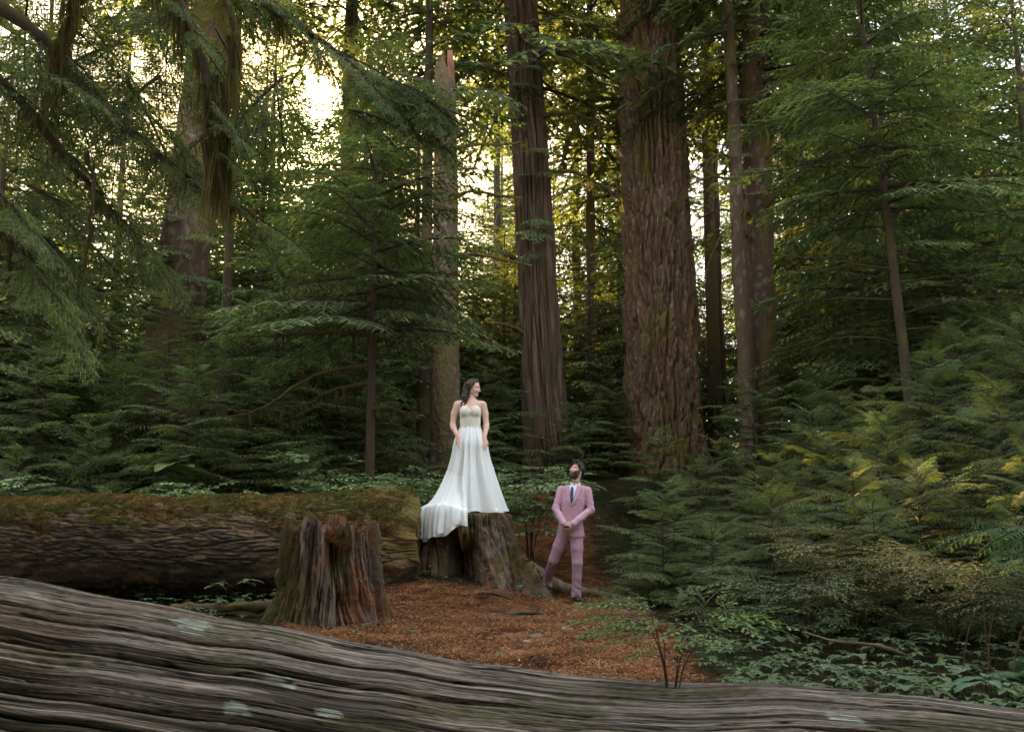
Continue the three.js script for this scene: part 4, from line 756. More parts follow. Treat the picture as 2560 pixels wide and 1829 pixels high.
// leafy shrubs: forking stems that carry flat sprigs
function shrub(name, label, x, D, h, wd, seed, sprigs, { n = 90, tint = [1, 1, 1], group, size = 1, yb, stems = 7, sc = V(0, 0, 0) } = {}) {
  const r = rng(seed), y0 = yb ?? groundY(x, -D), t = thing(name, label, 'shrub', [x, y0, -D], group), g = new Geo(), lists = sprigs.map(() => []);
  const ends = [];
  for (let k = 0; k < stems; k++) {
    const a = k / stems * 6.28 + r() * 0.8, q = wd * (0.35 + 0.65 * r()), hh = h * (0.55 + 0.45 * r()), P = [V(0.02 * Math.cos(a), -0.05, 0.02 * Math.sin(a)), V(q * 0.25 * Math.cos(a), hh * 0.45, q * 0.25 * Math.sin(a)), V(q * 0.65 * Math.cos(a), hh * 0.8, q * 0.65 * Math.sin(a)), V(q * Math.cos(a) + sc.x * q, hh, q * Math.sin(a) + sc.z * q)];
    const c = new THREE.CatmullRomCurve3(P); g.tube(range(0, 1, 9).map(s => ({ p: c.getPoint(s).add(V(0.02 * noise(s * 6, k, seed), 0, 0.02 * noise(s * 6, k + 9, seed))), r: mix(0.009, 0.0025, s) * Math.min(1.3, size * size) })), 5, [0.075, 0.05, 0.034], 0, false);
    ends.push([c, a]);
  }
  for (let k = 0; k < n; k++) {
    const [c, a0] = ends[k % ends.length], s = 0.3 + 0.7 * Math.pow(r(), 0.7), p = c.getPoint(s), a = -a0 + (r() - 0.5) * 3.4, b = 0.65 + 0.7 * r();
    lists[k % sprigs.length].push([p.x, p.y, p.z, (r() - 0.5) * 0.5, a, (r() - 0.35) * 0.5, size * (0.6 + 0.6 * r()), [tint[0] * b, tint[1] * b, tint[2] * b]]);
  }
  part('stem', g.build(), barkMat, t); lists.forEach((l, i) => scatter('foliage', sprigs[i], leafMat, l, t, 'YZX'));
  return t;
}
const BG = 'leafy shrubs around the bride\'s stump';
shrub('leafy_shrub', 'light green leafy shrub filling the space right of the bride\'s skirt', 0.25, 13.9, 1.45, 0.62, 1, SPRIG, { n: 150, group: BG });
shrub('leafy_shrub', 'light green leafy shrub just left of the bride\'s skirt', -1.35, 14.1, 1.35, 0.75, 2, SPRIG, { n: 170, group: BG });
shrub('leafy_shrub', 'leafy shrub behind the broken right end of the mossy log', -2.15, 13.9, 1.15, 0.7, 3, SPRIG, { n: 130, group: BG });
shrub('leafy_shrub', 'low leafy shrub in the shade behind the bride\'s stump', -0.5, 14.4, 1.1, 0.7, 4, SPRIG, { n: 110, group: BG });
shrub('leafy_shrub', 'airy dark leafy shrub against the broken snag', -1.5, 16.5, 1.4, 0.7, 6, SPRIG_SMALL, { n: 110, group: BG, size: 1.4 });
for (const [x, D, h, w, s, l] of [[-3.4, 13.4, 0.95, 0.6, 11, 'leafy shrub peeping over the middle of the mossy log'], [-4.4, 13.5, 0.9, 0.7, 12, 'leafy shrub over the mossy log below the leaning trunk'], [-5.9, 13.2, 0.85, 0.6, 13, 'low leafy shrub over the left part of the mossy log'], [-7.0, 13.3, 1.0, 0.7, 14, 'leafy shrub over the mossy log at the left edge'], [-2.8, 14.6, 1.3, 0.6, 15, 'upright leafy shrub behind the right part of the mossy log']])
  shrub('leafy_shrub', l, x, D, h + 0.55, w, s + 70, SPRIG, { n: 100, group: 'leafy shrubs behind the mossy log' });
// huckleberries in the thicket front
const HG = 'small-leaved shrubs along the front of the thicket';
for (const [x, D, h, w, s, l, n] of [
  [2.85, 8.3, 1.0, 0.6, 31, 'small-leaved shrub with sun gold tinted into its leaves in the thicket front', 190],
  [3.35, 7.6, 0.85, 0.6, 32, 'small-leaved shrub with sun gold tinted in, right of the first one', 160],
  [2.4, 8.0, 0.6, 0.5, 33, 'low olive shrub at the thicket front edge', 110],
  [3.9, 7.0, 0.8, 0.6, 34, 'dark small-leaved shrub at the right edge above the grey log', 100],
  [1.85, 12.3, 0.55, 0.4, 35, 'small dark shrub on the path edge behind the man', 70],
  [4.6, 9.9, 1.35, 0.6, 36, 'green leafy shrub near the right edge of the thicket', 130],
]) shrub('huckleberry_shrub', l, x, D, h, w, s, SPRIG_SMALL, { n, tint: s < 33 ? [1.35, 1.15, 0.85] : [0.9, 1.0, 0.9], group: HG, size: 0.9 });  // the first two carry sunlight in their tint, warm gold over the leaf colour
// the little shrub that grows out of the grey log
{
  const x = 0.68, t = shrub('seedling_shrub', 'little dark shrub with bare stems growing out of the grey log', x, -nearZ(x) - 0.02, 0.46, 0.34, 41, SPRIG_SMALL, { n: 90, tint: [1.2, 1.5, 1.1], size: 0.62, yb: 0.31, stems: 7, sc: V(-0.2, 0, 0.0) });
}
// ground cover: whorls of leaves
function whorlGeo(seed, n, L, wd, hgt, c1, c2) { const r = rng(seed), g = new Geo(); for (let k = 0; k < n; k++) { const a = k / n * 6.28 + r() * 0.5, d = V(Math.cos(a), 0.12 * (r() - 0.3), Math.sin(a)).normalize(); bladeInto(g, V(d.x * 0.008, hgt, d.z * 0.008), d, V(0, 1, 0), L * (0.8 + 0.4 * r()), wd, lerp3(c1, c2, r()), 0.16, 0.7); } g.tube([{ p: V(0, -0.03, 0), r: 0.0025 }, { p: V(0, hgt, 0), r: 0.002 }], 3, [0.06, 0.07, 0.03], 0, false); return g.build(true); }
{
  const r = rng(71), lists = [[], [], []], geos = [whorlGeo(1, 6, 0.045, 0.6, 0.06, [0.05, 0.082, 0.025], [0.08, 0.115, 0.036]), whorlGeo(2, 5, 0.06, 0.62, 0.09, [0.052, 0.085, 0.028], [0.075, 0.105, 0.036]), whorlGeo(3, 4, 0.035, 0.7, 0.03, [0.07, 0.10, 0.03], [0.09, 0.11, 0.035])];
  for (let k = 0; k < 5600; k++) {
    const D = mix(5, 17, Math.pow(r(), 1.3)), x = mix(-0.58 * D, 0.58 * D, r()), z = -D, pm = pathMask(x, z); if (pm > 0.25 * r() + (r() < 0.02 ? 0.8 : 0)) continue;
    if (x > -2.6 && x < -1.1 && D > 9.2 && D < 10.6) continue;
    if (noise(x * 0.8, z * 0.8, 91) < -0.2 && r() < 0.7) continue;
    const b = 0.8 + 0.9 * r(); lists[k % 3].push([x, groundY(x, z) + 0.01, z, (r() - 0.5) * 0.4, r() * 6.28, (r() - 0.5) * 0.4, 0.8 + 0.7 * r(), [b, b, b]]);
  }
  lists.forEach((l, i) => { const m = scatter(numbered('ground_cover'), geos[i], leafMat, l, scene); m.userData = { kind: 'stuff', label: ['low six-leaved ground plants under the thicket and along the path', 'taller five-leaved ground plants under the thicket', 'tiny pale creeping plants between the ground cover'][i], category: 'ground cover' }; });
}
// larger leafy plants one can tell apart, leaf by leaf
const leafGeo = (L, wd, heart, c) => { const g = new Geo(), n = 9; const rows = []; for (let i = 0; i <= n; i++) { const t = i / n, w = wd * L * (heart ? Math.pow(Math.sin(Math.PI * Math.pow(t * 0.97 + 0.03, 0.62)), 0.8) : Math.pow(Math.sin(Math.PI * Math.pow(t * 0.98 + 0.02, 0.85)), 0.9)) * 0.5, x = L * t - (heart ? 0.12 * L * (1 - t) : 0), y = 0.1 * L * t - 0.3 * L * t * t; rows.push([-1, -0.5, 0, 0.5, 1].map(s => g.v(x - (heart ? (1 - t) * Math.abs(s) * 0.1 * L : 0), y + Math.abs(s) * w * 0.25 + 0.012 * L * Math.sin(t * 26) * Math.abs(s), s * w, lerp3(c, [c[0] * 1.25, c[1] * 1.15, c[2] * 1.1], Math.abs(s) < 0.2 ? 1 : 0)))); } for (let i = 0; i < n; i++) for (let j = 0; j < 4; j++) g.q(rows[i][j], rows[i][j + 1], rows[i + 1][j + 1], rows[i + 1][j]); return g.build(); };
const LEAF_H = [[0.055, 0.092, 0.03], [0.075, 0.115, 0.036]].map(c => leafGeo(0.10, 0.85, true, c)), LEAF_O = [[0.052, 0.08, 0.025], [0.078, 0.108, 0.033]].map(c => leafGeo(0.09, 0.5, false, c));
function leafPlant(name, label, x, D, seed, { leaves = 5, size = 1, geos = LEAF_O, tall = 0.1, group, y } = {}) {
  const r = rng(seed), t = thing(name, label, 'plant', [x, y ?? groundY(x, -D), -D], group, r() * 6.28), g = new Geo();
  g.tube([{ p: V(0, -0.04, 0), r: 0.004 }, { p: V(0.005, tall * size, 0), r: 0.0025 }], 4, [0.06, 0.075, 0.03]); part('stem', g.build(), barkMat, t);
  for (let k = 0; k < leaves; k++) { const m = part('leaf', geos[k % geos.length], leafMat, t); m.position.set(0, tall * size * (0.8 + 0.2 * r()), 0); m.rotation.set(0, k / leaves * 6.28 + r() * 0.6, 0.15 - 0.4 * r(), 'YZX'); m.scale.setScalar(size * (0.75 + 0.5 * r())); }
  return t;
}
{
  const r = rng(81); let n = 0;
  for (let k = 0; k < 400 && n < 46; k++) { const D = 5.0 + 3.4 * Math.pow(r(), 1.3), x = 1.5 + (D * 0.55 - 1.5) * r(), z = -D; if (pathMask(x, z) > 0.1) continue; n++; leafPlant('bunchberry_plant', 'small whorled leafy plant on the shaded ground right of the path', x, D, 90 + k, { leaves: 5, size: 0.8 + 0.5 * r(), group: 'leafy plants on the ground right of the path' }); }
  n = 0;
  for (let k = 0; k < 200 && n < 16; k++) { const D = 5.2 + 3.0 * r(), x = 1.7 + (D * 0.54 - 1.7) * r(); if (pathMask(x, -D) > 0.1) continue; n++; leafPlant('heart_leaf_plant', 'plant with broad heart-shaped leaves on the ground right of the path', x, D, 190 + k, { leaves: 3, size: 0.9 + 0.5 * r(), geos: LEAF_H, tall: 0.13, group: 'heart-leaved plants right of the path' }); }
}
leafPlant('salal_plant', 'small leafy plant under the mossy log, left one of two', -3.28, 10.9, 301, { leaves: 6, size: 1.5, geos: LEAF_O, tall: 0.2 });
leafPlant('salal_plant', 'leafy plant under the mossy log beside the rotten red stump', -2.9, 10.8, 302, { leaves: 7, size: 1.6, geos: LEAF_O, tall: 0.2 });
leafPlant('leafy_plant', 'green leafy tuft at the foot of the right root of the bride\'s stump', 0.12, 11.75, 303, { leaves: 8, size: 1.1, geos: LEAF_O, tall: 0.14 });
leafPlant('leafy_plant', 'green leafy tuft just right of the stump\'s front root', 0.3, 11.7, 304, { leaves: 7, size: 0.9, geos: LEAF_H, tall: 0.1 });
leafPlant('leafy_plant', 'broad pale leaves beside the path behind the small shrub', 1.78, 9.9, 305, { leaves: 4, size: 1.6, geos: LEAF_H, tall: 0.2 });
leafPlant('leafy_plant', 'small plant sprouting on the right face of the rotten red stump', -1.45, 9.42, 306, { leaves: 6, size: 0.8, geos: LEAF_O, tall: 0.05, y: 0.42 });
leafPlant('large_leaf_plant', 'yellow-green plant with very large leaves behind the mossy log', -4.85, 14.0, 307, { leaves: 6, size: 4.2, geos: [leafGeo(0.10, 0.95, true, [0.12, 0.16, 0.03])], tall: 0.27, y: 0.75 });
leafPlant('large_leaf_plant', 'plant with long upright leaves in the lower right corner', 2.62, 5.5, 308, { leaves: 6, size: 2.0, geos: [leafGeo(0.10, 0.4, false, [0.06, 0.12, 0.05])], tall: 0.1 });
// fern: fronds with leaflets
function fern(label, x, D, seed, size, n, tint) { const t = thing('sword_fern', label, 'fern', [x, groundY(x, -D), -D]), r = rng(seed); for (let k = 0; k < n; k++) { const g = new Geo(), a = k / n * 6.28 + r() * 0.6, L = size * (0.8 + 0.4 * r()), up = 0.75 + 0.4 * r(), P = s => V(Math.cos(a) * L * s * (0.55 + 0.35 * s), L * (up * s - 0.75 * s * s), Math.sin(a) * L * s * (0.55 + 0.35 * s)); g.tube(range(0, 1, 8).map(s => ({ p: P(s), r: mix(0.004, 0.001, s) })), 4, [0.06, 0.07, 0.03], 0, false); for (let q = 0.1; q < 1; q += 0.028) for (const s of [-1, 1]) { const l = 0.22 * L * Math.sin(Math.PI * Math.pow(q, 0.7)) + 0.015; bladeInto(g, P(q), V(-Math.sin(a) * s + 0.25 * Math.cos(a), -0.15, Math.cos(a) * s + 0.25 * Math.sin(a)).normalize(), V(0, 1, 0), l, 0.2, lerp3([0.04 * tint, 0.085 * tint, 0.035 * tint], [0.06 * tint, 0.11 * tint, 0.045 * tint], r())); } part('frond', g.build(true), leafMat, t); } }
fern('dark sword fern on the ground at the lower right corner', 3.15, 5.9, 5, 0.5, 7, 1);
fern('sword fern in the shade behind the mossy log', -3.9, 13.6, 6, 0.9, 8, 0.9);
// bluish cedar-like frond reaching in from the right edge
{
  const t = thing('cedar_sapling', 'bluish drooping cedar branch reaching in at the right edge', 'sapling', [3.95, groundY(3.95, -6.6), -6.6]), g = new Geo();
  g.tube(range(0, 1, 12).map(s => ({ p: V(-0.05 * s + 0.04 * noise(s * 4, 3), -0.05 + 1.1 * s, 0.1 * noise(s * 3, 8)), r: mix(0.016, 0.006, s) })), 7, [0.13, 0.085, 0.06]); part('stem', g.build(), barkMat, t);
  const items = [[], [], [], []]; [[0.95, 2.9, 0.1, 1.0], [0.8, 3.35, 0, 0.8], [0.55, 2.6, -0.2, 0.6], [1.0, 0.4, 0.3, 0.8], [0.3, 3.2, -0.3, 0.55], [0.7, 1.8, 0, 0.7]].forEach(([y, a, p, l], i) => items[i % 4].push([0, y, 0, 0.2, a, p, [l, l * 1.3, l], [0.75, 1.05, 1.35]]));
  items.forEach((l, i) => l.length && scatter('foliage', BOUGH[0][i], needleMat, l, t, 'YZX'));
}
// dead twigs standing in the dark hollow at lower right
{ const r = rng(66); for (let k = 0; k < 6; k++) { const x = 2.75 + 0.9 * r(), D = 6.0 + 0.8 * r(), l = 0.35 + 0.4 * r(), a = (r() - 0.5) * 1.6; lie('dead_twig', 'thin bare reddish twig arching in the dark hollow at lower right', 'twig', [ground(x, -D, -0.02), ground(x + 0.1 * a, -D, l * 0.55), ground(x + 0.45 * a * l, -D + 0.05, l)], 0.006, 0.003, [0.16, 0.085, 0.055], [0.2, 0.13, 0.09], 5, 0, 'bare twigs in the dark hollow at lower right'); } }

// ---------------------------------------------------------------- the hemlock beside the camera whose mossy limbs hang into the upper left
{
  const x = -5.6, D = 6.4, t = thing('overhanging_hemlock', 'dark hemlock whose limbs, hung with long moss, droop into the upper left', 'tree', [x, groundY(x, -D), -D]), off = V(x, groundY(x, -D), -D);
  part('trunk', trunkGeo({ h: 16, r0: 0.32, r1: 0.08, bark: 'scaly', seed: 21, seg: 40, row: 0.15 }), barkMat, t);
  const L = pts => pts.map(p => [p[0] - off.x, p[1] - off.y, p[2] - off.z]);
  const limbs = [
    [[[-5.5, 5.6, -6.4], [-4.4, 5.15, -6.5], [-3.56, 4.61, -6.6], [-3.34, 4.39, -6.8], [-2.89, 3.94, -7], [-2.49, 3.65, -7.2], [-2.07, 3.43, -7.4]], 0.075, 0.012, 46, 0.42],
    [[[-5.5, 4.9, -6.4], [-4.6, 4.6, -6.5], [-3.73, 4.19, -6.6], [-3.35, 3.69, -7], [-3.02, 3.33, -7], [-2.8, 3.05, -7.1]], 0.06, 0.01, 34, 0.38],
    [[[-5.4, 6.4, -6.4], [-4.2, 5.9, -6.4], [-2.9, 5.2, -6.4], [-2.4, 4.7, -6.4], [-2.2, 4.2, -6.45], [-2.12, 3.8, -6.5], [-2.06, 3.4, -6.6]], 0.07, 0.02, 50, 0.8],
    [[[-5.4, 6.9, -6.4], [-4.0, 5.9, -6.3], [-3.1, 5.0, -6.3], [-3.17, 4.51, -6.4], [-3.27, 4.1, -6.4]], 0.05, 0.012, 44, 0.6],
    [[[-5.4, 7.2, -6.4], [-4.0, 6.2, -6.5], [-2.46, 5.2, -6.6], [-1.98, 4.98, -6.8], [-1.53, 4.75, -7], [-1.02, 4.44, -7.2], [-0.5, 4.2, -7.4]], 0.06, 0.012, 26, 0.5],
    [[[-5.4, 3.9, -6.2], [-4.2, 3.5, -6.0], [-3.33, 3.14, -6], [-3.21, 2.8, -6], [-2.99, 2.51, -6], [-2.87, 2.26, -6.1]], 0.045, 0.008, 30, 0.3],
    [[[-3.4, 3.2, -6.02], [-3.29, 2.98, -6], [-3.24, 2.7, -6], [-3.22, 2.45, -6]], 0.02, 0.008, 14, 0.28],
    [[[-3.2, 3.75, -6.9], [-2.95, 3.31, -6.5], [-2.97, 2.88, -6.5], [-3.02, 2.59, -6.5]], 0.018, 0.006, 10, 0.25],
    [[[-3.2, 5.5, -6.4], [-2.3, 5.1, -6.4], [-2.0, 4.6, -6.45], [-2.03, 4.1, -6.5], [-2.08, 3.7, -6.6]], 0.05, 0.014, 30, 0.62],
  ];
  limbs.forEach(([p, a, b, n, s], i) => { const [, c] = limb(t, L(p), a, b, 0.55, 'limb', 8, 5); mossHang('hanging_moss', t, alongMoss(c, Math.round(n * 1.3), s, 600 + i, i === 2 || i === 8 ? 0.35 : 0.4), 620 + i); });
  // boughs that hang from those limbs
  const items = [[], [], [], []], r = rng(44);
  const put = (x, y, z, a, p, l, b = 1) => items[Math.floor(r() * 4)].push([x - off.x, y - off.y, z - off.z, (r() - 0.5) * 0.8, a, p, [l, l * 1.3, l], [b, b, b]]);
  limbs.slice(0, 6).forEach(([p], i) => { const c = new THREE.CatmullRomCurve3(p.map(q => V(...q))); const n = [16, 14, 6, 7, 18, 10][i]; for (let k = 0; k < n; k++) { const q = c.getPoint(0.3 + 0.7 * (k + r()) / n); put(q.x, q.y, q.z, -0.2 + (r() - 0.5) * 2.6, -0.45 - 0.4 * r(), (i === 4 ? 0.75 : 0.6) * (0.6 + 0.7 * r())); } });
  for (let k = 0; k < 14; k++) put(-1.3 + 0.9 * r(), 4.55 - 0.35 * r(), -7.2, -0.4 + 0.9 * (r() - 0.5), -0.35 - 0.35 * r(), 0.65 + 0.3 * r());
  // upper left corner curtain
  for (let k = 0; k < 30; k++) put(-4.3 + 2.6 * r(), 4.5 + 1.0 * r(), -7.0 - 1.5 * r(), r() * 6.28, -0.5 - 0.4 * r(), 0.8 + 0.5 * r());
  for (let k = 0; k < 14; k++) put(-4.4 + 0.9 * r(), 3.0 + 1.4 * r(), -7.2 - 0.8 * r(), -0.3 + (r() - 0.5) * 1.6, -0.4 - 0.4 * r(), 0.75 + 0.4 * r());
  items.forEach((l, i) => scatter('foliage', BOUGH[0][i], needleMat, l, t, 'YZX'));
  boughs('foliage', t, { from: 6, to: 15.5, n: 60, len: u => 2.6 * (1 - u * 0.7), pitch: () => -0.25, lod: 2, seed: 71, rad: 0.25 });
}

// stones on the path
for (const [x, D, s, c, l] of [[0.5, 9.05, 0.045, [0.36, 0.2, 0.12], 'small tan stone lying in the middle of the path'], [0.2, 8.6, 0.05, [0.13, 0.12, 0.105], 'small grey stone half buried in the path near the grey log'], [0.12, 8.3, 0.03, [0.42, 0.34, 0.29], 'pale flat stone chip on the path'], [1.25, 10.9, 0.04, [0.16, 0.14, 0.11], 'dark grey stone at the right edge of the path below the man']]) {
  const g = new THREE.IcosahedronGeometry(s, 3), a = g.attributes.position; for (let i = 0; i < a.count; i++) { const q = V(a.getX(i), a.getY(i), a.getZ(i)), k = 1 + 0.35 * noise(q.x / s * 0.9 + x * 9, q.y / s * 0.9, q.z / s * 0.9 + D); a.setXYZ(i, q.x * k * 1.3, q.y * k * 0.6, q.z * k); } g.computeVertexNormals();
  single('stone', g, new THREE.MeshPhysicalMaterial({ name: 'stone', color: new THREE.Color(...c), roughness: 0.85, specularIntensity: 0.3, bumpMap: barkBump, bumpScale: 0.004 }), l, 'stone', [x, groundY(x, -D) + s * 0.3, -D]);
}
// ---------------------------------------------------------------- people
// surface of a distance field on a grid (surface nets), with gradient normals; colour(x,y,z) optional
function skin(f, lo, hi, cell, color) {
  const n = [0, 1, 2].map(k => Math.ceil((hi[k] - lo[k]) / cell) + 1), [nx, ny, nz] = n, F = new Float32Array(nx * ny * nz), id = (i, j, k) => i + nx * (j + ny * k);
  for (let k = 0; k < nz; k++) for (let j = 0; j < ny; j++) for (let i = 0; i < nx; i++) F[id(i, j, k)] = f(lo[0] + i * cell, lo[1] + j * cell, lo[2] + k * cell);
  const idx = new Int32Array(nx * ny * nz).fill(-1), P = [], N = [], C = [], I = [];
  const corners = [[0, 0, 0], [1, 0, 0], [0, 1, 0], [1, 1, 0], [0, 0, 1], [1, 0, 1], [0, 1, 1], [1, 1, 1]], edges = [[0, 1], [2, 3], [4, 5], [6, 7], [0, 2], [1, 3], [4, 6], [5, 7], [0, 4], [1, 5], [2, 6], [3, 7]];
  for (let k = 0; k < nz - 1; k++) for (let j = 0; j < ny - 1; j++) for (let i = 0; i < nx - 1; i++) {
    let m = 0; const v = corners.map(([a, b, c], q) => { const w = F[id(i + a, j + b, k + c)]; if (w < 0) m |= 1 << q; return w; });
    if (m === 0 || m === 255) continue;
    let x = 0, y = 0, z = 0, c = 0;
    for (const [a, b] of edges) if ((v[a] < 0) !== (v[b] < 0)) { const t = v[a] / (v[a] - v[b]), A = corners[a], B = corners[b]; x += A[0] + (B[0] - A[0]) * t; y += A[1] + (B[1] - A[1]) * t; z += A[2] + (B[2] - A[2]) * t; c++; }
    x = lo[0] + (i + x / c) * cell; y = lo[1] + (j + y / c) * cell; z = lo[2] + (k + z / c) * cell;
    idx[id(i, j, k)] = P.length / 3; P.push(x, y, z);
    const e = cell * 0.6, gx = f(x + e, y, z) - f(x - e, y, z), gy = f(x, y + e, z) - f(x, y - e, z), gz = f(x, y, z + e) - f(x, y, z - e), l = Math.hypot(gx, gy, gz) || 1; N.push(gx / l, gy / l, gz / l);
    if (color) { const q = color(x, y, z); C.push(q[0], q[1], q[2]); }
  }
  const quad = (a, b, c, d, flip) => { if (a < 0 || b < 0 || c < 0 || d < 0) return; flip ? I.push(a, c, b, a, d, c) : I.push(a, b, c, a, c, d); };
  for (let k = 1; k < nz - 1; k++) for (let j = 1; j < ny - 1; j++) for (let i = 1; i < nx - 1; i++) {
    const s = F[id(i, j, k)] < 0;
    if (s !== F[id(i + 1, j, k)] < 0) quad(idx[id(i, j - 1, k - 1)], idx[id(i, j, k - 1)], idx[id(i, j, k)], idx[id(i, j - 1, k)], !s);
    if (s !== F[id(i, j + 1, k)] < 0) quad(idx[id(i - 1, j, k - 1)], idx[id(i - 1, j, k)], idx[id(i, j, k)], idx[id(i, j, k - 1)], !s);
    if (s !== F[id(i, j, k + 1)] < 0) quad(idx[id(i - 1, j - 1, k)], idx[id(i, j - 1, k)], idx[id(i, j, k)], idx[id(i - 1, j, k)], !s);
  }
  const g = new THREE.BufferGeometry(); g.setAttribute('position', new THREE.Float32BufferAttribute(P, 3)); g.setAttribute('normal', new THREE.Float32BufferAttribute(N, 3)); g.setAttribute('uv', new THREE.Float32BufferAttribute(new Float32Array(P.length / 3 * 2).map((_, i) => i % 2 ? P[(i >> 1) * 3 + 1] : P[(i >> 1) * 3] + P[(i >> 1) * 3 + 2]), 2)); if (color) g.setAttribute('color', new THREE.Float32BufferAttribute(C, 3)); g.setIndex(I); return g;
}
const smin = (a, b, k) => { const h = Math.max(k - Math.abs(a - b), 0) / k; return Math.min(a, b) - h * h * k * 0.25; };
const smax = (a, b, k) => -smin(-a, -b, k);
const cone = (x, y, z, a, b) => { const bx = b[0] - a[0], by = b[1] - a[1], bz = b[2] - a[2], px = x - a[0], py = y - a[1], pz = z - a[2], t = clamp((px * bx + py * by + pz * bz) / (bx * bx + by * by + bz * bz + 1e-9)); return Math.hypot(px - bx * t, py - by * t, pz - bz * t) - mix(a[3], b[3], t); };
const chain = (x, y, z, pts, k = 0.02) => { let d = 1e3; for (let i = 0; i + 1 < pts.length; i++) d = smin(d, cone(x, y, z, pts[i], pts[i + 1]), k); return d; };
const ell = (x, y, z, c, r) => { const a = (x - c[0]) / r[0], b = (y - c[1]) / r[1], d = (z - c[2]) / r[2], k = Math.hypot(a, b, d); return (k - 1) * Math.min(r[0], r[1], r[2]) * (k < 1 ? 1 : 1); };
const FACE = [0.52, 0.30, 0.22];
// head field: looks along +z, eyes at y = 0
function headField(male) {
  const j = male ? 1.08 : 1;
  return (x, y, z) => {
    const ax = Math.abs(x);
    let d = ell(x, y, z, [0, 0.028, -0.014], [0.073, 0.088, 0.092]);
    d = smin(d, ell(x, y, z, [0, -0.03, 0.018], [0.057 * j, 0.082, 0.066]), 0.03);
    d = smin(d, cone(ax, y, z, [0.046 * j, -0.055, 0.0, 0.02 * j], [0.012, -0.096, 0.058, 0.019 * j]), 0.02);
    d = smin(d, cone(ax, y, z, [0.03, -0.028, 0.06, 0.024], [0.036, -0.034, 0.04, 0.026]), 0.02);
    d = smin(d, cone(x, y, z, [0, 0.008, 0.079, 0.008], [0, -0.031, 0.1, 0.0115]), 0.012);
    d = smin(d, Math.hypot(ax - 0.011, y + 0.036, z - 0.089) - 0.008, 0.008);
    d = smin(d, cone(ax, y, z, [0.036, 0.02, 0.066, 0.009], [0.004, 0.019, 0.078, 0.008]), 0.012);
    d = smax(d, -(Math.hypot(ax - 0.031, (y - 0.001) * 1.3, z - 0.093) - 0.016), 0.014);
    d = smin(d, Math.hypot(ax - 0.03, y, z - 0.069) - 0.0125, 0.004);
    d = smin(d, cone(ax, y, z, [0, -0.06, 0.083, 0.0062], [0.019, -0.062, 0.074, 0.003]), 0.006);
    d = smin(d, cone(ax, y, z, [0, -0.0695, 0.081, 0.0066], [0.016, -0.067, 0.075, 0.003]), 0.006);
    d = smin(d, ell(ax, y, z, [0.073, -0.012, -0.012], [0.010, 0.03, 0.018]), 0.008);
    d = smin(d, cone(x, y, z, [0, -0.06, -0.025, 0.05 * (male ? 1.1 : 0.92)], [0, -0.2, -0.04, 0.052 * (male ? 1.12 : 0.9)]), 0.03);
    return d;
  };
}
const headColor = (x, y, z) => {
  const ax = Math.abs(x);
  if (Math.hypot(ax - 0.03, y, z - 0.069) < 0.0135 && Math.abs(y) < 0.0065 && z > 0.074) return Math.hypot(ax - 0.031, y) < 0.0055 ? [0.02, 0.014, 0.01] : [0.6, 0.55, 0.52];
  if (z > 0.066 && Math.abs(y - 0.0075 + ax * 0.05) < 0.0022 && ax > 0.018 && ax < 0.044) return [0.05, 0.03, 0.022];
  if (z > 0.058 && Math.abs(y - 0.022 + 2.2 * Math.pow(ax - 0.03, 2) * 4) < 0.004 && ax > 0.014 && ax < 0.05) return [0.06, 0.038, 0.028];
  if (z > 0.07 && y < -0.054 && y > -0.077 && ax < 0.021) return [0.42, 0.15, 0.12];
  const ch = Math.exp(-(Math.pow((ax - 0.04) / 0.02, 2) + Math.pow((y + 0.03) / 0.02, 2))) * (z > 0.02 ? 1 : 0);
  return [FACE[0] + 0.03 * ch, FACE[1] - 0.05 * ch, FACE[2] - 0.03 * ch];
};
const skinMat = new THREE.MeshPhysicalMaterial({ name: 'skin', vertexColors: true, roughness: 0.5, specularIntensity: 0.5 });
const hairMat = new THREE.MeshPhysicalMaterial({ name: 'hair', vertexColors: true, roughness: 0.42, specularIntensity: 0.6 });
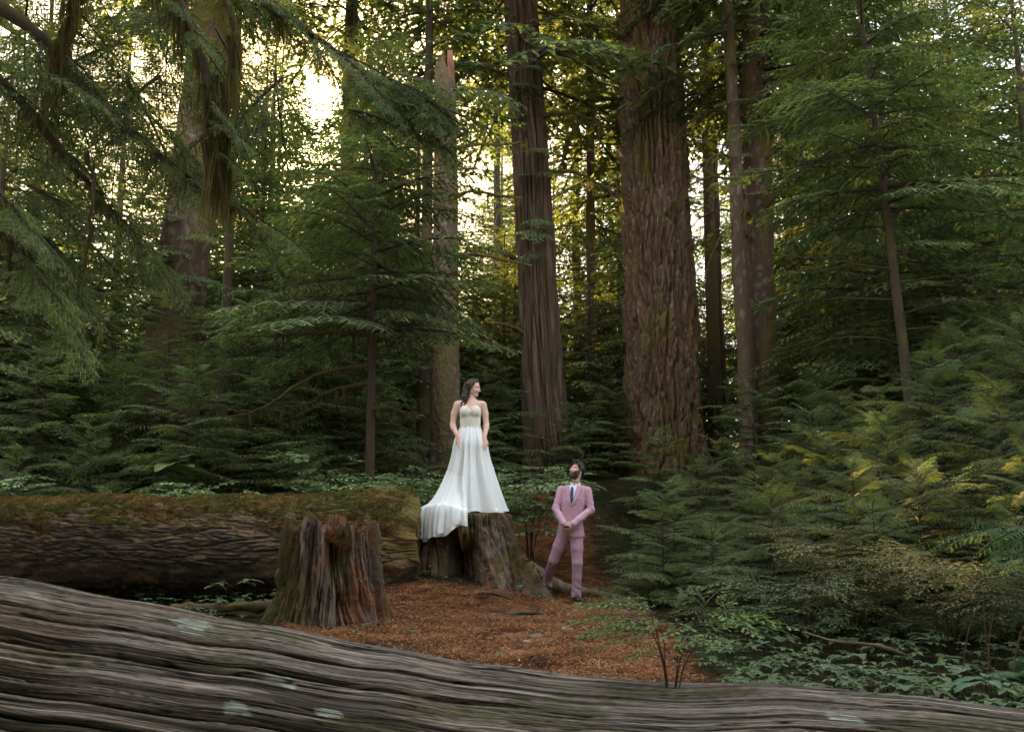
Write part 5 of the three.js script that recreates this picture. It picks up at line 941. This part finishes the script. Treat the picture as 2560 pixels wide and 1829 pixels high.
// a hand: frame at the wrist, fingers along -y, palm facing -z, thumb towards +x (mirror for the other); curl in radians per joint
function handGeo(mirror, curl, spread, thumb = 0.5) {
  const fs = [[0.032, -0.088, 0.0, 0.07], [0.011, -0.093, 0.002, 0.078], [-0.011, -0.09, 0.001, 0.072], [-0.031, -0.082, -0.002, 0.056]], chains = fs.map(([x, y, z, L], i) => {
    const pts = [[x * 0.75, -0.05, 0, 0.0105], [x, y, z, 0.0095]]; let a = curl * 0.5, px = x, py = y, pz = z; const sx = (1.5 - i) * spread;
    [0.45, 0.32, 0.23].forEach((q, k) => { a += k ? curl : 0; px += L * q * sx; py -= L * q * Math.cos(a); pz -= L * q * Math.sin(a); pts.push([px, py, pz, 0.0088 - 0.0012 * k]); }); return pts;
  });
  const th = [[0.022, -0.02, -0.004, 0.014], [0.045, -0.048, -0.012 - 0.01 * thumb, 0.0115], [0.052 - 0.012 * thumb, -0.078, -0.02 - 0.02 * thumb, 0.0098], [0.05 - 0.02 * thumb, -0.1, -0.024 - 0.024 * thumb, 0.0082]];
  const f = (x, y, z) => { let d = ell(x, y, z, [0.002, -0.05, 0], [0.042, 0.05, 0.0165]); d = smin(d, cone(x, y, z, [0, 0.04, 0, 0.026], [0, -0.01, 0, 0.026]), 0.02); for (const c of chains) d = smin(d, chain(x, y, z, c, 0.004), 0.006); return smin(d, chain(x, y, z, th, 0.006), 0.01); };
  const g = skin(f, [-0.075, -0.2, -0.11], [0.08, 0.06, 0.05], 0.0035, (x, y, z) => [FACE[0] * (y < -0.1 ? 1.02 : 1), FACE[1] * (y < -0.1 ? 0.88 : 0.95), FACE[2] * (y < -0.1 ? 0.88 : 0.95)]);
  if (mirror) { g.scale(-1, 1, 1); const ix = g.index.array; for (let i = 0; i < ix.length; i += 3) [ix[i], ix[i + 1]] = [ix[i + 1], ix[i]]; }
  return g;
}
const basis = (pos, down, palm) => { const Y = V(...down).normalize().negate(), Z0 = V(...palm).normalize().negate(), X = V(0, 0, 0).crossVectors(Y, Z0).normalize(), Z = V(0, 0, 0).crossVectors(X, Y); return new THREE.Matrix4().makeBasis(X, Y, Z).setPosition(...pos); };
// a piece of cloth laid on a body field, seen from the front of a turned frame: outline in (a across, y up)
function onFront(f, frame, A, B, nA, nB, map, off, col, z0 = 0.4) {
  const inv = frame, g = new Geo();
  const hit = (a, y, o) => { a -= 0.055 * sstep(1.4, 0.9, y); let w = z0; for (let k = 0; k < 60; k++) { const p = V(a, y, w).applyMatrix4(inv), d = f(p.x, p.y, p.z) - o; if (d < 0.0004) break; w -= d * 0.7; if (w < -0.3) break; } return V(a, y, w).applyMatrix4(inv); };
  const lay = o => { const ids = []; for (let j = 0; j <= nB; j++) for (let i = 0; i <= nA; i++) { const [a, y] = map(mix(A[0], A[1], i / nA), mix(B[0], B[1], j / nB)), p = hit(a, y, o); ids.push(g.v(p.x, p.y, p.z, col && col(a, y), a, y)); } return ids; };
  const T = lay(off), U = lay(Math.max(-0.002, off - 0.012)), at = (i, j) => j * (nA + 1) + i;
  for (let j = 0; j < nB; j++) for (let i = 0; i < nA; i++) g.q(T[at(i, j)], T[at(i + 1, j)], T[at(i + 1, j + 1)], T[at(i, j + 1)]);
  for (let j = 0; j < nB; j++) { g.q(U[at(0, j)], T[at(0, j)], T[at(0, j + 1)], U[at(0, j + 1)]); g.q(T[at(nA, j)], U[at(nA, j)], U[at(nA, j + 1)], T[at(nA, j + 1)]); }
  for (let i = 0; i < nA; i++) { g.q(U[at(i + 1, 0)], T[at(i + 1, 0)], T[at(i, 0)], U[at(i, 0)]); g.q(T[at(i + 1, nB)], U[at(i + 1, nB)], U[at(i, nB)], T[at(i, nB)]); }
  return g.build();
}
const clothBump = tex(256, 256, (u, v) => 0.5 + 0.25 * Math.sin(u * 6.283 * 64) * 0.6 + 0.25 * Math.sin(v * 6.283 * 64) * 0.6 + 0.2 * tileNoise(u, v, 60, 60, 3));
// ---------- the bride
{
  const bx = -0.553, bz = -12.68, t = thing('person', 'woman in a white strapless wedding gown standing on the stump, looking down to her left', 'person', [bx, BS_TOP + 0.004, bz]);
  const body = (x, y, z) => {
    let d = ell(x, y, z * 1.35, [0, 1.2, 0], [0.128, 0.19, 0.125]);
    d = smin(d, ell(x, y, z, [0, 1.36, -0.005], [0.135, 0.115, 0.085]), 0.05);
    d = smin(d, cone(x, y, z * 1.15, [-0.142, 1.43, -0.01, 0.052], [0.142, 1.425, -0.01, 0.052]), 0.05);
    d = smin(d, cone(x, y, z, [0.006, 1.42, -0.015, 0.06], [0.02, 1.56, 0.0, 0.045]), 0.045);
    d = smin(d, ell(x, y, z, [0, 0.95, 0], [0.165, 0.2, 0.12]), 0.06);
    for (const s of [-1, 1]) { d = smin(d, chain(x, y, z, [[s * 0.085, 0.92, 0, 0.09], [s * 0.075, 0.5, 0.01, 0.06], [s * 0.07, 0.1, -0.02, 0.035]], 0.03), 0.03); d = smin(d, cone(x, y, z, [s * 0.07, 0.06, -0.04, 0.035], [s * 0.08, 0.035, 0.09, 0.028]), 0.02); d = smin(d, ell(x, y, z, [s * 0.062, 1.325, 0.07], [0.062, 0.06, 0.05]), 0.03); }
    const arm = (p) => { d = smin(d, chain(x, y, z, p, 0.02), 0.02); };
    arm([[-0.178, 1.425, -0.01, 0.046], [-0.212, 1.30, -0.02, 0.045], [-0.232, 1.165, -0.012, 0.036], [-0.222, 1.12, 0.01, 0.037], [-0.152, 0.985, 0.115, 0.025]]);
    arm([[0.172, 1.42, -0.01, 0.046], [0.195, 1.30, -0.02, 0.044], [0.212, 1.165, -0.012, 0.035], [0.214, 1.12, 0.01, 0.036], [0.19, 0.965, 0.11, 0.025]]);
    return d;
  };
  const bodyG = skin(body, [-0.32, -0.01, -0.2], [0.32, 1.62, 0.22], 0.0105, () => FACE);
  const hf = headField(false), headM = new THREE.Matrix4().makeRotationFromEuler(new THREE.Euler(0.16, 1.18, 0.1, 'YXZ')).setPosition(0.036, 1.648, 0.005);
  const headG = skin(hf, [-0.1, -0.2, -0.13], [0.1, 0.14, 0.13], 0.004, headColor).applyMatrix4(headM);
  const hL = handGeo(true, 0.22, 0.16, 0.2).applyMatrix4(basis([-0.15, 0.985, 0.118], [0.42, -1, 0.28], [-0.2, -0.15, -1])), hR = handGeo(false, 0.2, 0.12, 0.2).applyMatrix4(basis([0.19, 0.965, 0.112], [-0.12, -1, 0.35], [0.25, -0.2, -1]));
  const bride = mergeGeometries([bodyG, headG, hL, hR]); { const c = bride.attributes.color; for (let i = 0; i < c.count; i++) c.setXYZ(i, Math.min(0.75, c.getX(i) * 1.2), c.getY(i) * 1.32, c.getZ(i) * 1.38); }
  part('body', bride, skinMat, t);
  // hair: a cap over the scalp and wavy locks falling behind the shoulders
  const r = rng(12), locks = [];
  for (let k = 0; k < 17; k++) { const a = 1.75 + 2.85 * k / 16, R = 0.083, x0 = Math.sin(a) * R * 0.95, z0 = Math.cos(a) * R - 0.012, L = 0.27 + 0.06 * r(), ph = r() * 6, pts = []; for (let s = 0; s <= 7; s++) { const u = s / 7; pts.push([x0 * (1 + 0.5 * u) + 0.016 * Math.sin(ph + u * 11), 0.045 - L * u, z0 * (1 + 0.3 * u) + 0.016 * Math.cos(ph + u * 10) - 0.015 * u, 0.022 * (1 - 0.5 * u)]); } locks.push(pts); }
  const hair = (x, y, z) => {
    const st = 0.0025 * noise(x * 90, y * 14, z * 90) + 0.004 * noise(x * 30, y * 16, z * 30);
    let d = smax(ell(x, y, z, [0, 0.032, -0.016], [0.083, 0.094, 0.101]) + st, -(y - 0.055 + 0.7 * Math.max(0, z) * 0 - (z > -0.0 ? (z - 0.0) * 0.35 : 0) + (z < 0.02 ? 0.14 : 0) * sstep(0.03, -0.02, z)), 0.01);
    for (const l of locks) d = smin(d, chain(x, y, z, l, 0.012) + st, 0.012);
    for (const s of [-1, 1]) d = smin(d, chain(x, y, z, [[s * 0.03, 0.115, 0.03, 0.014], [s * 0.066, 0.075, 0.04, 0.014], [s * 0.078, 0.02, 0.012, 0.013], [s * 0.08, -0.06, -0.02, 0.014], [s * 0.084, -0.14, -0.02, 0.012]], 0.01) + st, 0.014);
    return d;
  };
  part('hair', skin(hair, [-0.17, -0.31, -0.2], [0.17, 0.15, 0.12], 0.0045, (x, y, z) => lerp3([0.024, 0.014, 0.01], [0.075, 0.042, 0.027], clamp(0.4 + noise(x * 60, y * 8, z * 60) * 0.9))).applyMatrix4(headM), hairMat, t);
  { const g = new Geo(); const parts = []; for (let k = 0; k < 9; k++) { const a = -1.05 - 1.5 * k / 8, s = new THREE.SphereGeometry(0.0042 + 0.001 * (k % 3), 8, 6); s.translate(Math.sin(a) * -0.089, 0.055 - 0.012 * k / 8 + 0.003 * (k % 2), Math.cos(a) * 0.105 - 0.016); parts.push(s); } part('hair_pin', mergeGeometries(parts), new THREE.MeshPhysicalMaterial({ name: 'pearl', color: new THREE.Color(0.8, 0.78, 0.72), roughness: 0.25 }), t).applyMatrix4(headM); }
  // pleated strapless bodice
  const silk = new THREE.MeshPhysicalMaterial({ name: 'ivory_silk', color: new THREE.Color(0.66, 0.62, 0.53), roughness: 0.62, specularIntensity: 0.35, side: THREE.DoubleSide });
  const tulle = new THREE.MeshPhysicalMaterial({ name: 'white_tulle', color: new THREE.Color(0.76, 0.76, 0.73), roughness: 0.9, specularIntensity: 0.2, transmission: 0.16, thickness: 0, side: THREE.DoubleSide });
  const torso = (x, y, z) => {
    let d = ell(x, y, z * 1.35, [0, 1.2, 0], [0.128, 0.19, 0.125]); d = smin(d, ell(x, y, z, [0, 1.36, -0.005], [0.135, 0.115, 0.085]), 0.05);
    for (const s of [-1, 1]) d = smin(d, ell(x, y, z, [s * 0.062, 1.325, 0.07], [0.064, 0.062, 0.052]), 0.03);
    const side = x + 0.03 > 0 ? 1 : -1, q = (y - 1.13) * 0.75 - side * (x + 0.02) * 0.9, pl = 0.0028 * Math.sin(q * 330) * (z > -0.02 ? 1 : 0.4);
    d -= 0.009 + pl;
    const top = 1.405 - (Math.abs(x) < 0.075 ? 0.075 * Math.pow(1 - Math.abs(x) / 0.075, 1.3) : 0.06 * Math.pow((Math.abs(x) - 0.075) / 0.08, 2)) - (z < -0.01 ? 0.05 * sstep(-0.01, -0.07, z) : 0);
    return smax(smax(d, y - top, 0.006), 1.125 - y, 0.004);
  };
  part('bodice', skin(torso, [-0.18, 1.1, -0.13], [0.18, 1.43, 0.16], 0.004), silk, t);
  { const g = grid(Array.from({ length: 72 }, (_, i) => i / 72 * 6.2832), [1.118, 1.122, 1.136, 1.14], (a, y, i, j) => { const e = j === 0 || j === 3 ? 0 : 0.004; return [Math.cos(a) * (0.135 + e), y, -Math.sin(a) * (0.104 + e)]; }, true); part('waistband', g, silk, t); }
  // skirt: gathered folds that open towards the hem
  const fold = (a, u) => { const w = sstep(0, 0.45, u); return (0.012 + 0.06 * Math.pow(u, 1.2)) * (Math.sin(a * 9 + 1.2 * Math.sin(a * 2 + 1)) * 0.6 + 0.6 * Math.sin(a * 14 + 2 + 1.5 * Math.sin(a * 3)) * (1 - 0.4 * u) + 0.5 * Math.sin(a * 23 + 4) * (1 - u)) * (0.4 + w); };
  const skirtP = (a, u) => {
    const y = 1.13 - u * 1.127, k = Math.pow(u, 1.1); let rx = mix(0.134, 0.42, k) + 0.034 * Math.exp(-Math.pow((u - 0.17) / 0.13, 2)) * sstep(0, 0.06, u), rz = mix(0.103, 0.36, k) + 0.04 * Math.exp(-Math.pow((u - 0.17) / 0.13, 2)) * sstep(0, 0.06, u);
    const ft = fold(a, u), ca = Math.cos(a), sa = Math.sin(a);
    return [ca * (rx + ft) + 0.012 * u, y + (u > 0.97 ? 0.012 * Math.sin(a * 9 + 2) + 0.012 : 0), sa * (rz + ft) + 0.015 * u];
  };
  part('skirt', grid(Array.from({ length: 420 }, (_, i) => -i / 420 * 6.2832), range(0, 1, 110).map(u => u), (a, u) => { const p = skirtP(a, u); return [p[0], p[1], p[2]]; }, true), tulle, t);
  // train: leaves the skirt on her right, lies over the stump and hangs from its rim
  {
    const sx = BS.x - bx, sz = BS.z - bz, sheet = (lift, cut, ph) => grid(range(0, 1, 150), range(0, 1, 120), (s, v) => {
      const th = mix(1.50, 2.98, s), dx = Math.cos(th), dz = Math.sin(th);      // from the front round to her right
      const a0 = mix(1.75, 3.35, s), U = mix(0.62, 0.5, s), S = skirtP(a0, U);
      const hangL = (mix(0.20, 0.40, sstep(0, 0.55, s)) - 0.03 * Math.sin(s * 17) - 0.06 * sstep(0.8, 1, s)) * cut;
      const rimR = 0.59, va = 0.6, lift0 = 0.028 + 0.10 * Math.pow(Math.sin(Math.PI * clamp(s * 0.95 + 0.02)), 1.2) * (0.75 + 0.5 * noise(s * 7, ph)), rp = [sx + dx * rimR, lift0, sz + dz * rimR];
      let p;
      if (v < va) { const u = v / va, e = 1 - Math.pow(1 - u, 1.45), w = Math.pow(u, 1.02); p = [mix(S[0], rp[0], w), mix(S[1], lift0, e), mix(S[2], rp[2], w)]; }
      else { const u = (v - va) / (1 - va), b = 0.055 * (1 - Math.exp(-u * 7)) + 0.035 * u, dn = (hangL + lift0) * (u - 0.12 * (1 - Math.exp(-u * 8))); p = [rp[0] + dx * b, lift0 - dn, rp[2] + dz * b]; }
      const wr = sstep(va - 0.1, va + 0.16, v), amp = 0.008 + 0.045 * sstep(0.1, 1, v);
      const f = amp * (Math.sin(s * 27 + ph + 2.5 * Math.sin(s * 5)) * 0.6 + 0.3 * Math.sin(s * 49 + ph * 2) + 0.25 * noise(s * 12, v * 5, ph));
      return [p[0] + dx * f * wr, p[1] + lift + Math.max(-0.012, f) * (1 - wr) * sstep(0, 0.25, v), p[2] + dz * f * wr];
    });
    part('train', sheet(0.004, 1, 0), tulle, t); part('train', sheet(0.014, 0.9, 1.4), tulle, t);
  }
}
// ---------- the man
{
  const mx = 0.79, mz = -12.4, gy = groundY(mx + 0.02, mz), t = thing('person', 'bearded man in a pink suit and blue tie, hands clasped, looking up at the bride', 'person', [mx, gy, mz]);
  t.scale.set(0.94, 1, 0.97);
  const gl = groundY(mx - 0.37, mz - 0.4) - gy, yaw = -0.3, fx = Math.sin(yaw), fz = Math.cos(yaw), ux = fz, uz = -fx;
  const turned = (x, z, cx, cz) => [(x - cx) * ux + (z - cz) * uz, (x - cx) * fx + (z - cz) * fz];
  const jacket = (x, y, z, bare) => {
    const lean = -0.055 * sstep(1.4, 0.9, y), [a, w] = turned(x, z, 0.01 + lean, 0);
    let d = ell(a, y, w * 1.45, [0, 1.27, 0], [0.168, 0.235, 0.178]);
    d = smin(d, cone(a, y, w * 1.35, [-0.135, 1.405, 0, 0.062], [0.135, 1.395, 0, 0.062]), 0.07);
    const q = [0, 1.0], hemR = mix(0.156, 0.19, sstep(1.1, 0.82, y)); d = smin(d, Math.max(Math.hypot(a, w * 1.4) - hemR, Math.abs(y - 1.02) - 0.25), 0.04);
    d = smin(d, cone(x, y, z, [0.018, 1.42, -0.02, 0.075], [0.03, 1.475, -0.03, 0.062]), 0.03);
    const sl = (p, ph) => { const s = chain(x, y, z, p, 0.02), e = p[1]; const de = Math.hypot(x - e[0], y - e[1], z - e[2]); d = smin(d, s + 0.0024 * Math.sin(y * 95 + x * 40 + ph + 2 * noise(x * 12, y * 12, z * 12)) * Math.exp(-Math.pow(de / 0.17, 2)), 0.02); };
    if (!bare) { sl([[-0.165, 1.415, -0.05, 0.058], [-0.245, 1.175, -0.005, 0.049], [-0.148, 0.992, 0.155, 0.045]], 0); sl([[0.185, 1.40, 0.055, 0.058], [0.226, 1.165, 0.085, 0.049], [-0.02, 0.99, 0.215, 0.045]], 2); }
    d += 0.005 * fbm(x * 9 + 4, y * 7, z * 9, 2) + 0.003 * Math.sin(y * 60 + a * 25) * Math.exp(-Math.pow((y - 1.03) / 0.08, 2)) * sstep(-0.12, 0.12, a);
    const hem = 0.855 - 0.035 * sstep(-0.1, 0.12, a) * 1 + 0.10 * Math.exp(-Math.pow((a + 0.05) / 0.05, 2)) * (w > 0.05 ? 1 : 0) + (a < -0.05 ? 0.025 : 0);
    d = smax(d, hem - y, 0.006);
    return smax(d, y - (1.485 - 0.02 * (w > 0 ? 1 : 0)), 0.01);
  };
  const linenBump = clothBump.clone(); linenBump.repeat.set(6, 6); linenBump.needsUpdate = true;
  const linen = new THREE.MeshPhysicalMaterial({ name: 'pink_linen', color: new THREE.Color(0.51, 0.295, 0.36), roughness: 0.85, specularIntensity: 0.25, sheen: 0.3, sheenColor: new THREE.Color(0.8, 0.6, 0.66), bumpMap: linenBump, bumpScale: 0.002, side: THREE.DoubleSide });
  part('jacket', skin(jacket, [-0.36, 0.76, -0.22], [0.34, 1.52, 0.32], 0.0072), linen, t);
  const frame = new THREE.Matrix4().makeBasis(V(ux, 0, uz), V(0, 1, 0), V(fx, 0, fz)).setPosition(0.01, 0, 0);
  const tri = (l0, r0, l1, r1, y0, y1, cl = 0) => (s, v) => [mix(mix(l0, r0, s), mix(l1, r1, s), v), mix(y0, y1, v)];
  const body2 = (x, y, z) => jacket(x, Math.min(y, 1.47), z, true);
  const front = (m, off, nA = 8, nB = 24) => onFront(body2, frame, [0, 1], [0, 1], nA, nB, m, off);
  const shirt = new THREE.MeshPhysicalMaterial({ name: 'white_shirt', color: new THREE.Color(0.68, 0.72, 0.78), roughness: 0.75, side: THREE.DoubleSide });
  part('shirt', front(tri(-0.058, 0.058, -0.006, 0.004, 1.475, 1.235), 0.003), shirt, t);
  part('tie', front((s, v) => { const w = v < 0.1 ? 0.016 : mix(0.019, 0.027, v); return [mix(-0.008, -0.004, v) + (s - 0.5) * 2 * w * (v > 0.93 ? 0.7 : 1), mix(1.455, 1.245, v)]; }, 0.012), new THREE.MeshPhysicalMaterial({ name: 'blue_tie', map: tex(128, 128, (u, v) => { const p = tileNoise(u, v, 40, 40, 3) > 0.12 ? 1 : 0; return lerp3([0.10, 0.16, 0.28], [0.30, 0.38, 0.48], p); }, true), roughness: 0.6, side: THREE.DoubleSide }), t);
  // lapels: rolled back from the neck to the button
  part('lapel', front((s, v) => { const y = mix(1.475, 1.215, v), inner = mix(-0.060, -0.002, v), outer = inner - 0.062 * Math.sin(Math.PI * clamp(0.16 + 0.84 * (1 - v), 0, 1) * 0.62 + 0.0) * (v > 0.26 && v < 0.31 ? 0.72 : 1); return [mix(inner, outer, s), y]; }, 0.013, 10, 40), linen, t);
  part('lapel', front((s, v) => { const y = mix(1.475, 1.205, v), inner = mix(0.060, 0.004, v), outer = inner + 0.066 * Math.sin(Math.PI * clamp(0.16 + 0.84 * (1 - v), 0, 1) * 0.62) * (v > 0.26 && v < 0.31 ? 0.72 : 1); return [mix(outer, inner, s), y]; }, 0.016, 10, 40), linen, t);
  part('front_panel', front((s, v) => [mix(-0.012 + 0.035 * Math.pow(v, 3), 0.09, s), mix(1.2, 0.9, v)], 0.006, 10, 20), linen, t);
  part('breast_pocket', front(tri(0.062, 0.125, 0.064, 0.127, 1.315, 1.295), 0.006, 6, 3), linen, t);
  part('pocket_flap', front(tri(0.07, 0.15, 0.07, 0.152, 0.955, 0.925), 0.008, 6, 4), linen, t);
  for (const y of [1.195, 1.09]) { const p = V(0.0, y, 0).applyMatrix4(frame), b = new THREE.CylinderGeometry(0.007, 0.007, 0.004, 14).rotateX(Math.PI / 2).rotateY(yaw); let w = 0.3; for (let k = 0; k < 50; k++) { const q = V(0.0, y, w).applyMatrix4(frame), d = jacket(q.x, q.y, q.z) - 0.012; if (d < 0.0005) break; w -= d * 0.7; } const q = V(0.0, y, w).applyMatrix4(frame); b.translate(q.x, q.y, q.z); part('button', b, new THREE.MeshPhysicalMaterial({ name: 'button', color: new THREE.Color(0.22, 0.09, 0.09), roughness: 0.4 }), t); }
  // collar
  for (const s of [-1, 1]) { const c = grid(range(0, 1, 12), range(0, 1, 6), (u, v) => { const a = s * mix(0.15, 1.9, u), R = 0.064 + 0.008 * v, y = 1.515 - 0.034 * v - 0.02 * (1 - u) * v - 0.008 * (1 - u), p = V(Math.sin(a) * R, y, Math.cos(a) * R * 0.95 - 0.012).applyMatrix4(frame); return [p.x + 0.012, p.y, p.z]; }); part('collar', c, shirt, t); }
  // trousers
  const trousers = (x, y, z) => {
    let d = ell(x, y, z * 1.3, [-0.055, 0.93, 0], [0.165, 0.14, 0.155]);
    const wr = 0.0024 * Math.sin(y * 70 + x * 50 + 2.2 * noise(x * 8, y * 8, z * 8)) * (Math.exp(-Math.pow((y - 0.78) / 0.09, 2)) + 1.3 * Math.exp(-Math.pow((y - 0.18) / 0.1, 2)) + 0.25 * Math.exp(-Math.pow((y - 0.5) / 0.1, 2)));
    const L = chain(x, y, z, [[-0.13, 0.86, -0.02, 0.093], [-0.205, 0.695, -0.06, 0.082], [-0.272, 0.53, -0.11, 0.07], [-0.315, 0.34 + gl * 0.5, -0.235, 0.063], [-0.345, 0.16 + gl, -0.36, 0.062], [-0.352, 0.085 + gl, -0.375, 0.07]], 0.02), R = chain(x, y, z, [[0.03, 0.86, 0.02, 0.095], [0.034, 0.68, 0.038, 0.084], [0.036, 0.5, 0.05, 0.071], [0.03, 0.32, 0.025, 0.064], [0.022, 0.14, 0.0, 0.064], [0.02, 0.075, 0.0, 0.071]], 0.02);
    d = smin(d, L + wr, 0.03); d = smin(d, R + wr, 0.03);
    return smax(smax(d, y - 1.02, 0.01), (x < -0.17 ? 0.06 + gl : 0.07) - y, 0.008) + 0.003 * fbm(x * 10, y * 6, z * 10, 2);
  };
  part('trousers', skin(trousers, [-0.48, 0.02, -0.5], [0.2, 1.05, 0.2], 0.008), linen, t);
  // head, neck, hands
  const hf = headField(true), headM = new THREE.Matrix4().makeRotationFromEuler(new THREE.Euler(-0.42, -0.95, -0.05, 'YXZ')).setPosition(0.045, 1.655, 0.01);
  const headG = skin(hf, [-0.1, -0.14, -0.13], [0.1, 0.14, 0.13], 0.004, (x, y, z) => { const c = headColor(x, y, z); return c; }).applyMatrix4(headM);
  const neckG = skin((x, y, z) => smin(cone(x, y, z, [0.022, 1.44, -0.02, 0.062], [0.04, 1.6, -0.02, 0.055]), ell(x, y, z, [0.018, 1.43, -0.01], [0.11, 0.04, 0.06]), 0.04), [-0.12, 1.36, -0.12], [0.16, 1.66, 0.1], 0.007, () => [FACE[0] * 0.95, FACE[1] * 0.92, FACE[2] * 0.9]);
  const hA = handGeo(true, 0.55, 0.02, 0.6).applyMatrix4(basis([-0.03, 0.992, 0.222], [-1, -0.55, 0.12], [-0.1, -0.35, -1])), hB = handGeo(false, 0.5, 0.02, 0.5).applyMatrix4(basis([-0.142, 0.99, 0.165], [0.75, -0.85, 0.2], [0.1, 0.2, -1]));
  part('body', mergeGeometries([headG, neckG, hA, hB]), skinMat, t);
  const hair = (x, y, z) => {
    const st = 0.003 * noise(x * 70, y * 30, z * 70) + 0.008 * noise(x * 22, y * 22, z * 22 + 5);
    let d = smax(ell(x, y, z, [0, 0.04, -0.02], [0.085, 0.096, 0.105]) + st, -Math.max(y - 0.06 - 0.02 * Math.abs(x) * 8, (-z + 0.022) - 0.9 * Math.max(0, -0.045 - y)) , 0.012);
    for (const s of [-1, 1]) d = smin(d, chain(x, y, z, [[s * 0.012, 0.118, 0.055, 0.02], [s * 0.045, 0.105, 0.074, 0.017], [s * 0.068, 0.07, 0.058, 0.015], [s * 0.076, 0.03, 0.03, 0.012]], 0.012) + st, 0.016);
    return d;
  };
  const dark = (x, y, z) => lerp3([0.014, 0.01, 0.009], [0.04, 0.026, 0.02], clamp(0.4 + noise(x * 60, y * 40, z * 60) * 0.9));
  part('hair', skin(hair, [-0.11, -0.12, -0.15], [0.11, 0.17, 0.12], 0.0045, dark).applyMatrix4(headM), hairMat, t);
  const beard = (x, y, z) => { const ax = Math.abs(x), st = 0.0018 * noise(x * 120, y * 120, z * 120); const mouth = Math.max(Math.abs(y + 0.0645) - 0.0085, ax - 0.017); return smax(smax(hf(x, y, z) - 0.0032 + st, Math.max(y + 0.05 + (ax > 0.045 ? -(ax - 0.045) * 2.2 : 0) - (ax < 0.03 ? 0.002 : 0), -z - 0.005, -(y + 0.128)), 0.008), -mouth, 0.004); };
  part('beard', skin(beard, [-0.1, -0.14, -0.03], [0.1, 0.02, 0.12], 0.0035, (x, y, z) => lerp3([0.03, 0.018, 0.012], [0.085, 0.05, 0.034], clamp(0.4 + noise(x * 80, y * 80, z * 80)))).applyMatrix4(headM), hairMat, t);
  // shoes
  const shoeM = new THREE.MeshPhysicalMaterial({ name: 'dark_leather', color: new THREE.Color(0.025, 0.017, 0.016), roughness: 0.5 }), soleM = new THREE.MeshPhysicalMaterial({ name: 'cream_sole', color: new THREE.Color(0.62, 0.56, 0.44), roughness: 0.7 });
  for (const [x, y, z, a] of [[0.024, 0, 0.06, 0.12], [-0.36, gl, -0.33, -0.35]]) {
    const foot = (px, py, pz) => smin(cone(px, py, pz, [0, 0.055, -0.06, 0.038], [0.004, 0.045, 0.1, 0.036]), cone(px, py, pz, [0, 0.09, -0.05, 0.04], [0, 0.05, 0.02, 0.036]), 0.03), m = new THREE.Matrix4().makeRotationY(a).setPosition(x, y, z);
    const up = part('shoe', skin((px, py, pz) => smax(foot(px, py, pz), 0.026 - py, 0.004), [-0.06, 0.0, -0.12], [0.06, 0.15, 0.16], 0.005).applyMatrix4(m), shoeM, t);
    part('sole', skin((px, py, pz) => Math.max(cone(px, 0, pz, [0, 0, -0.062, 0.042], [0.004, 0, 0.102, 0.041]), py - 0.026, 0.001 - py), [-0.06, -0.01, -0.12], [0.06, 0.04, 0.16], 0.005).applyMatrix4(m), soleM, up);
  }
  // the small black thing in his hands
  single('dark_case', new THREE.CapsuleGeometry(0.014, 0.05, 6, 14).rotateZ(1.35), new THREE.MeshPhysicalMaterial({ name: 'black_gloss', color: new THREE.Color(0.01, 0.01, 0.012), roughness: 0.3 }), 'small black rounded object held in the man\'s clasped hands', 'case', [mx - 0.108, gy + 0.955, mz + 0.238]);
}
console.log('top-level', scene.children.length);
renderer.render(scene, camera);
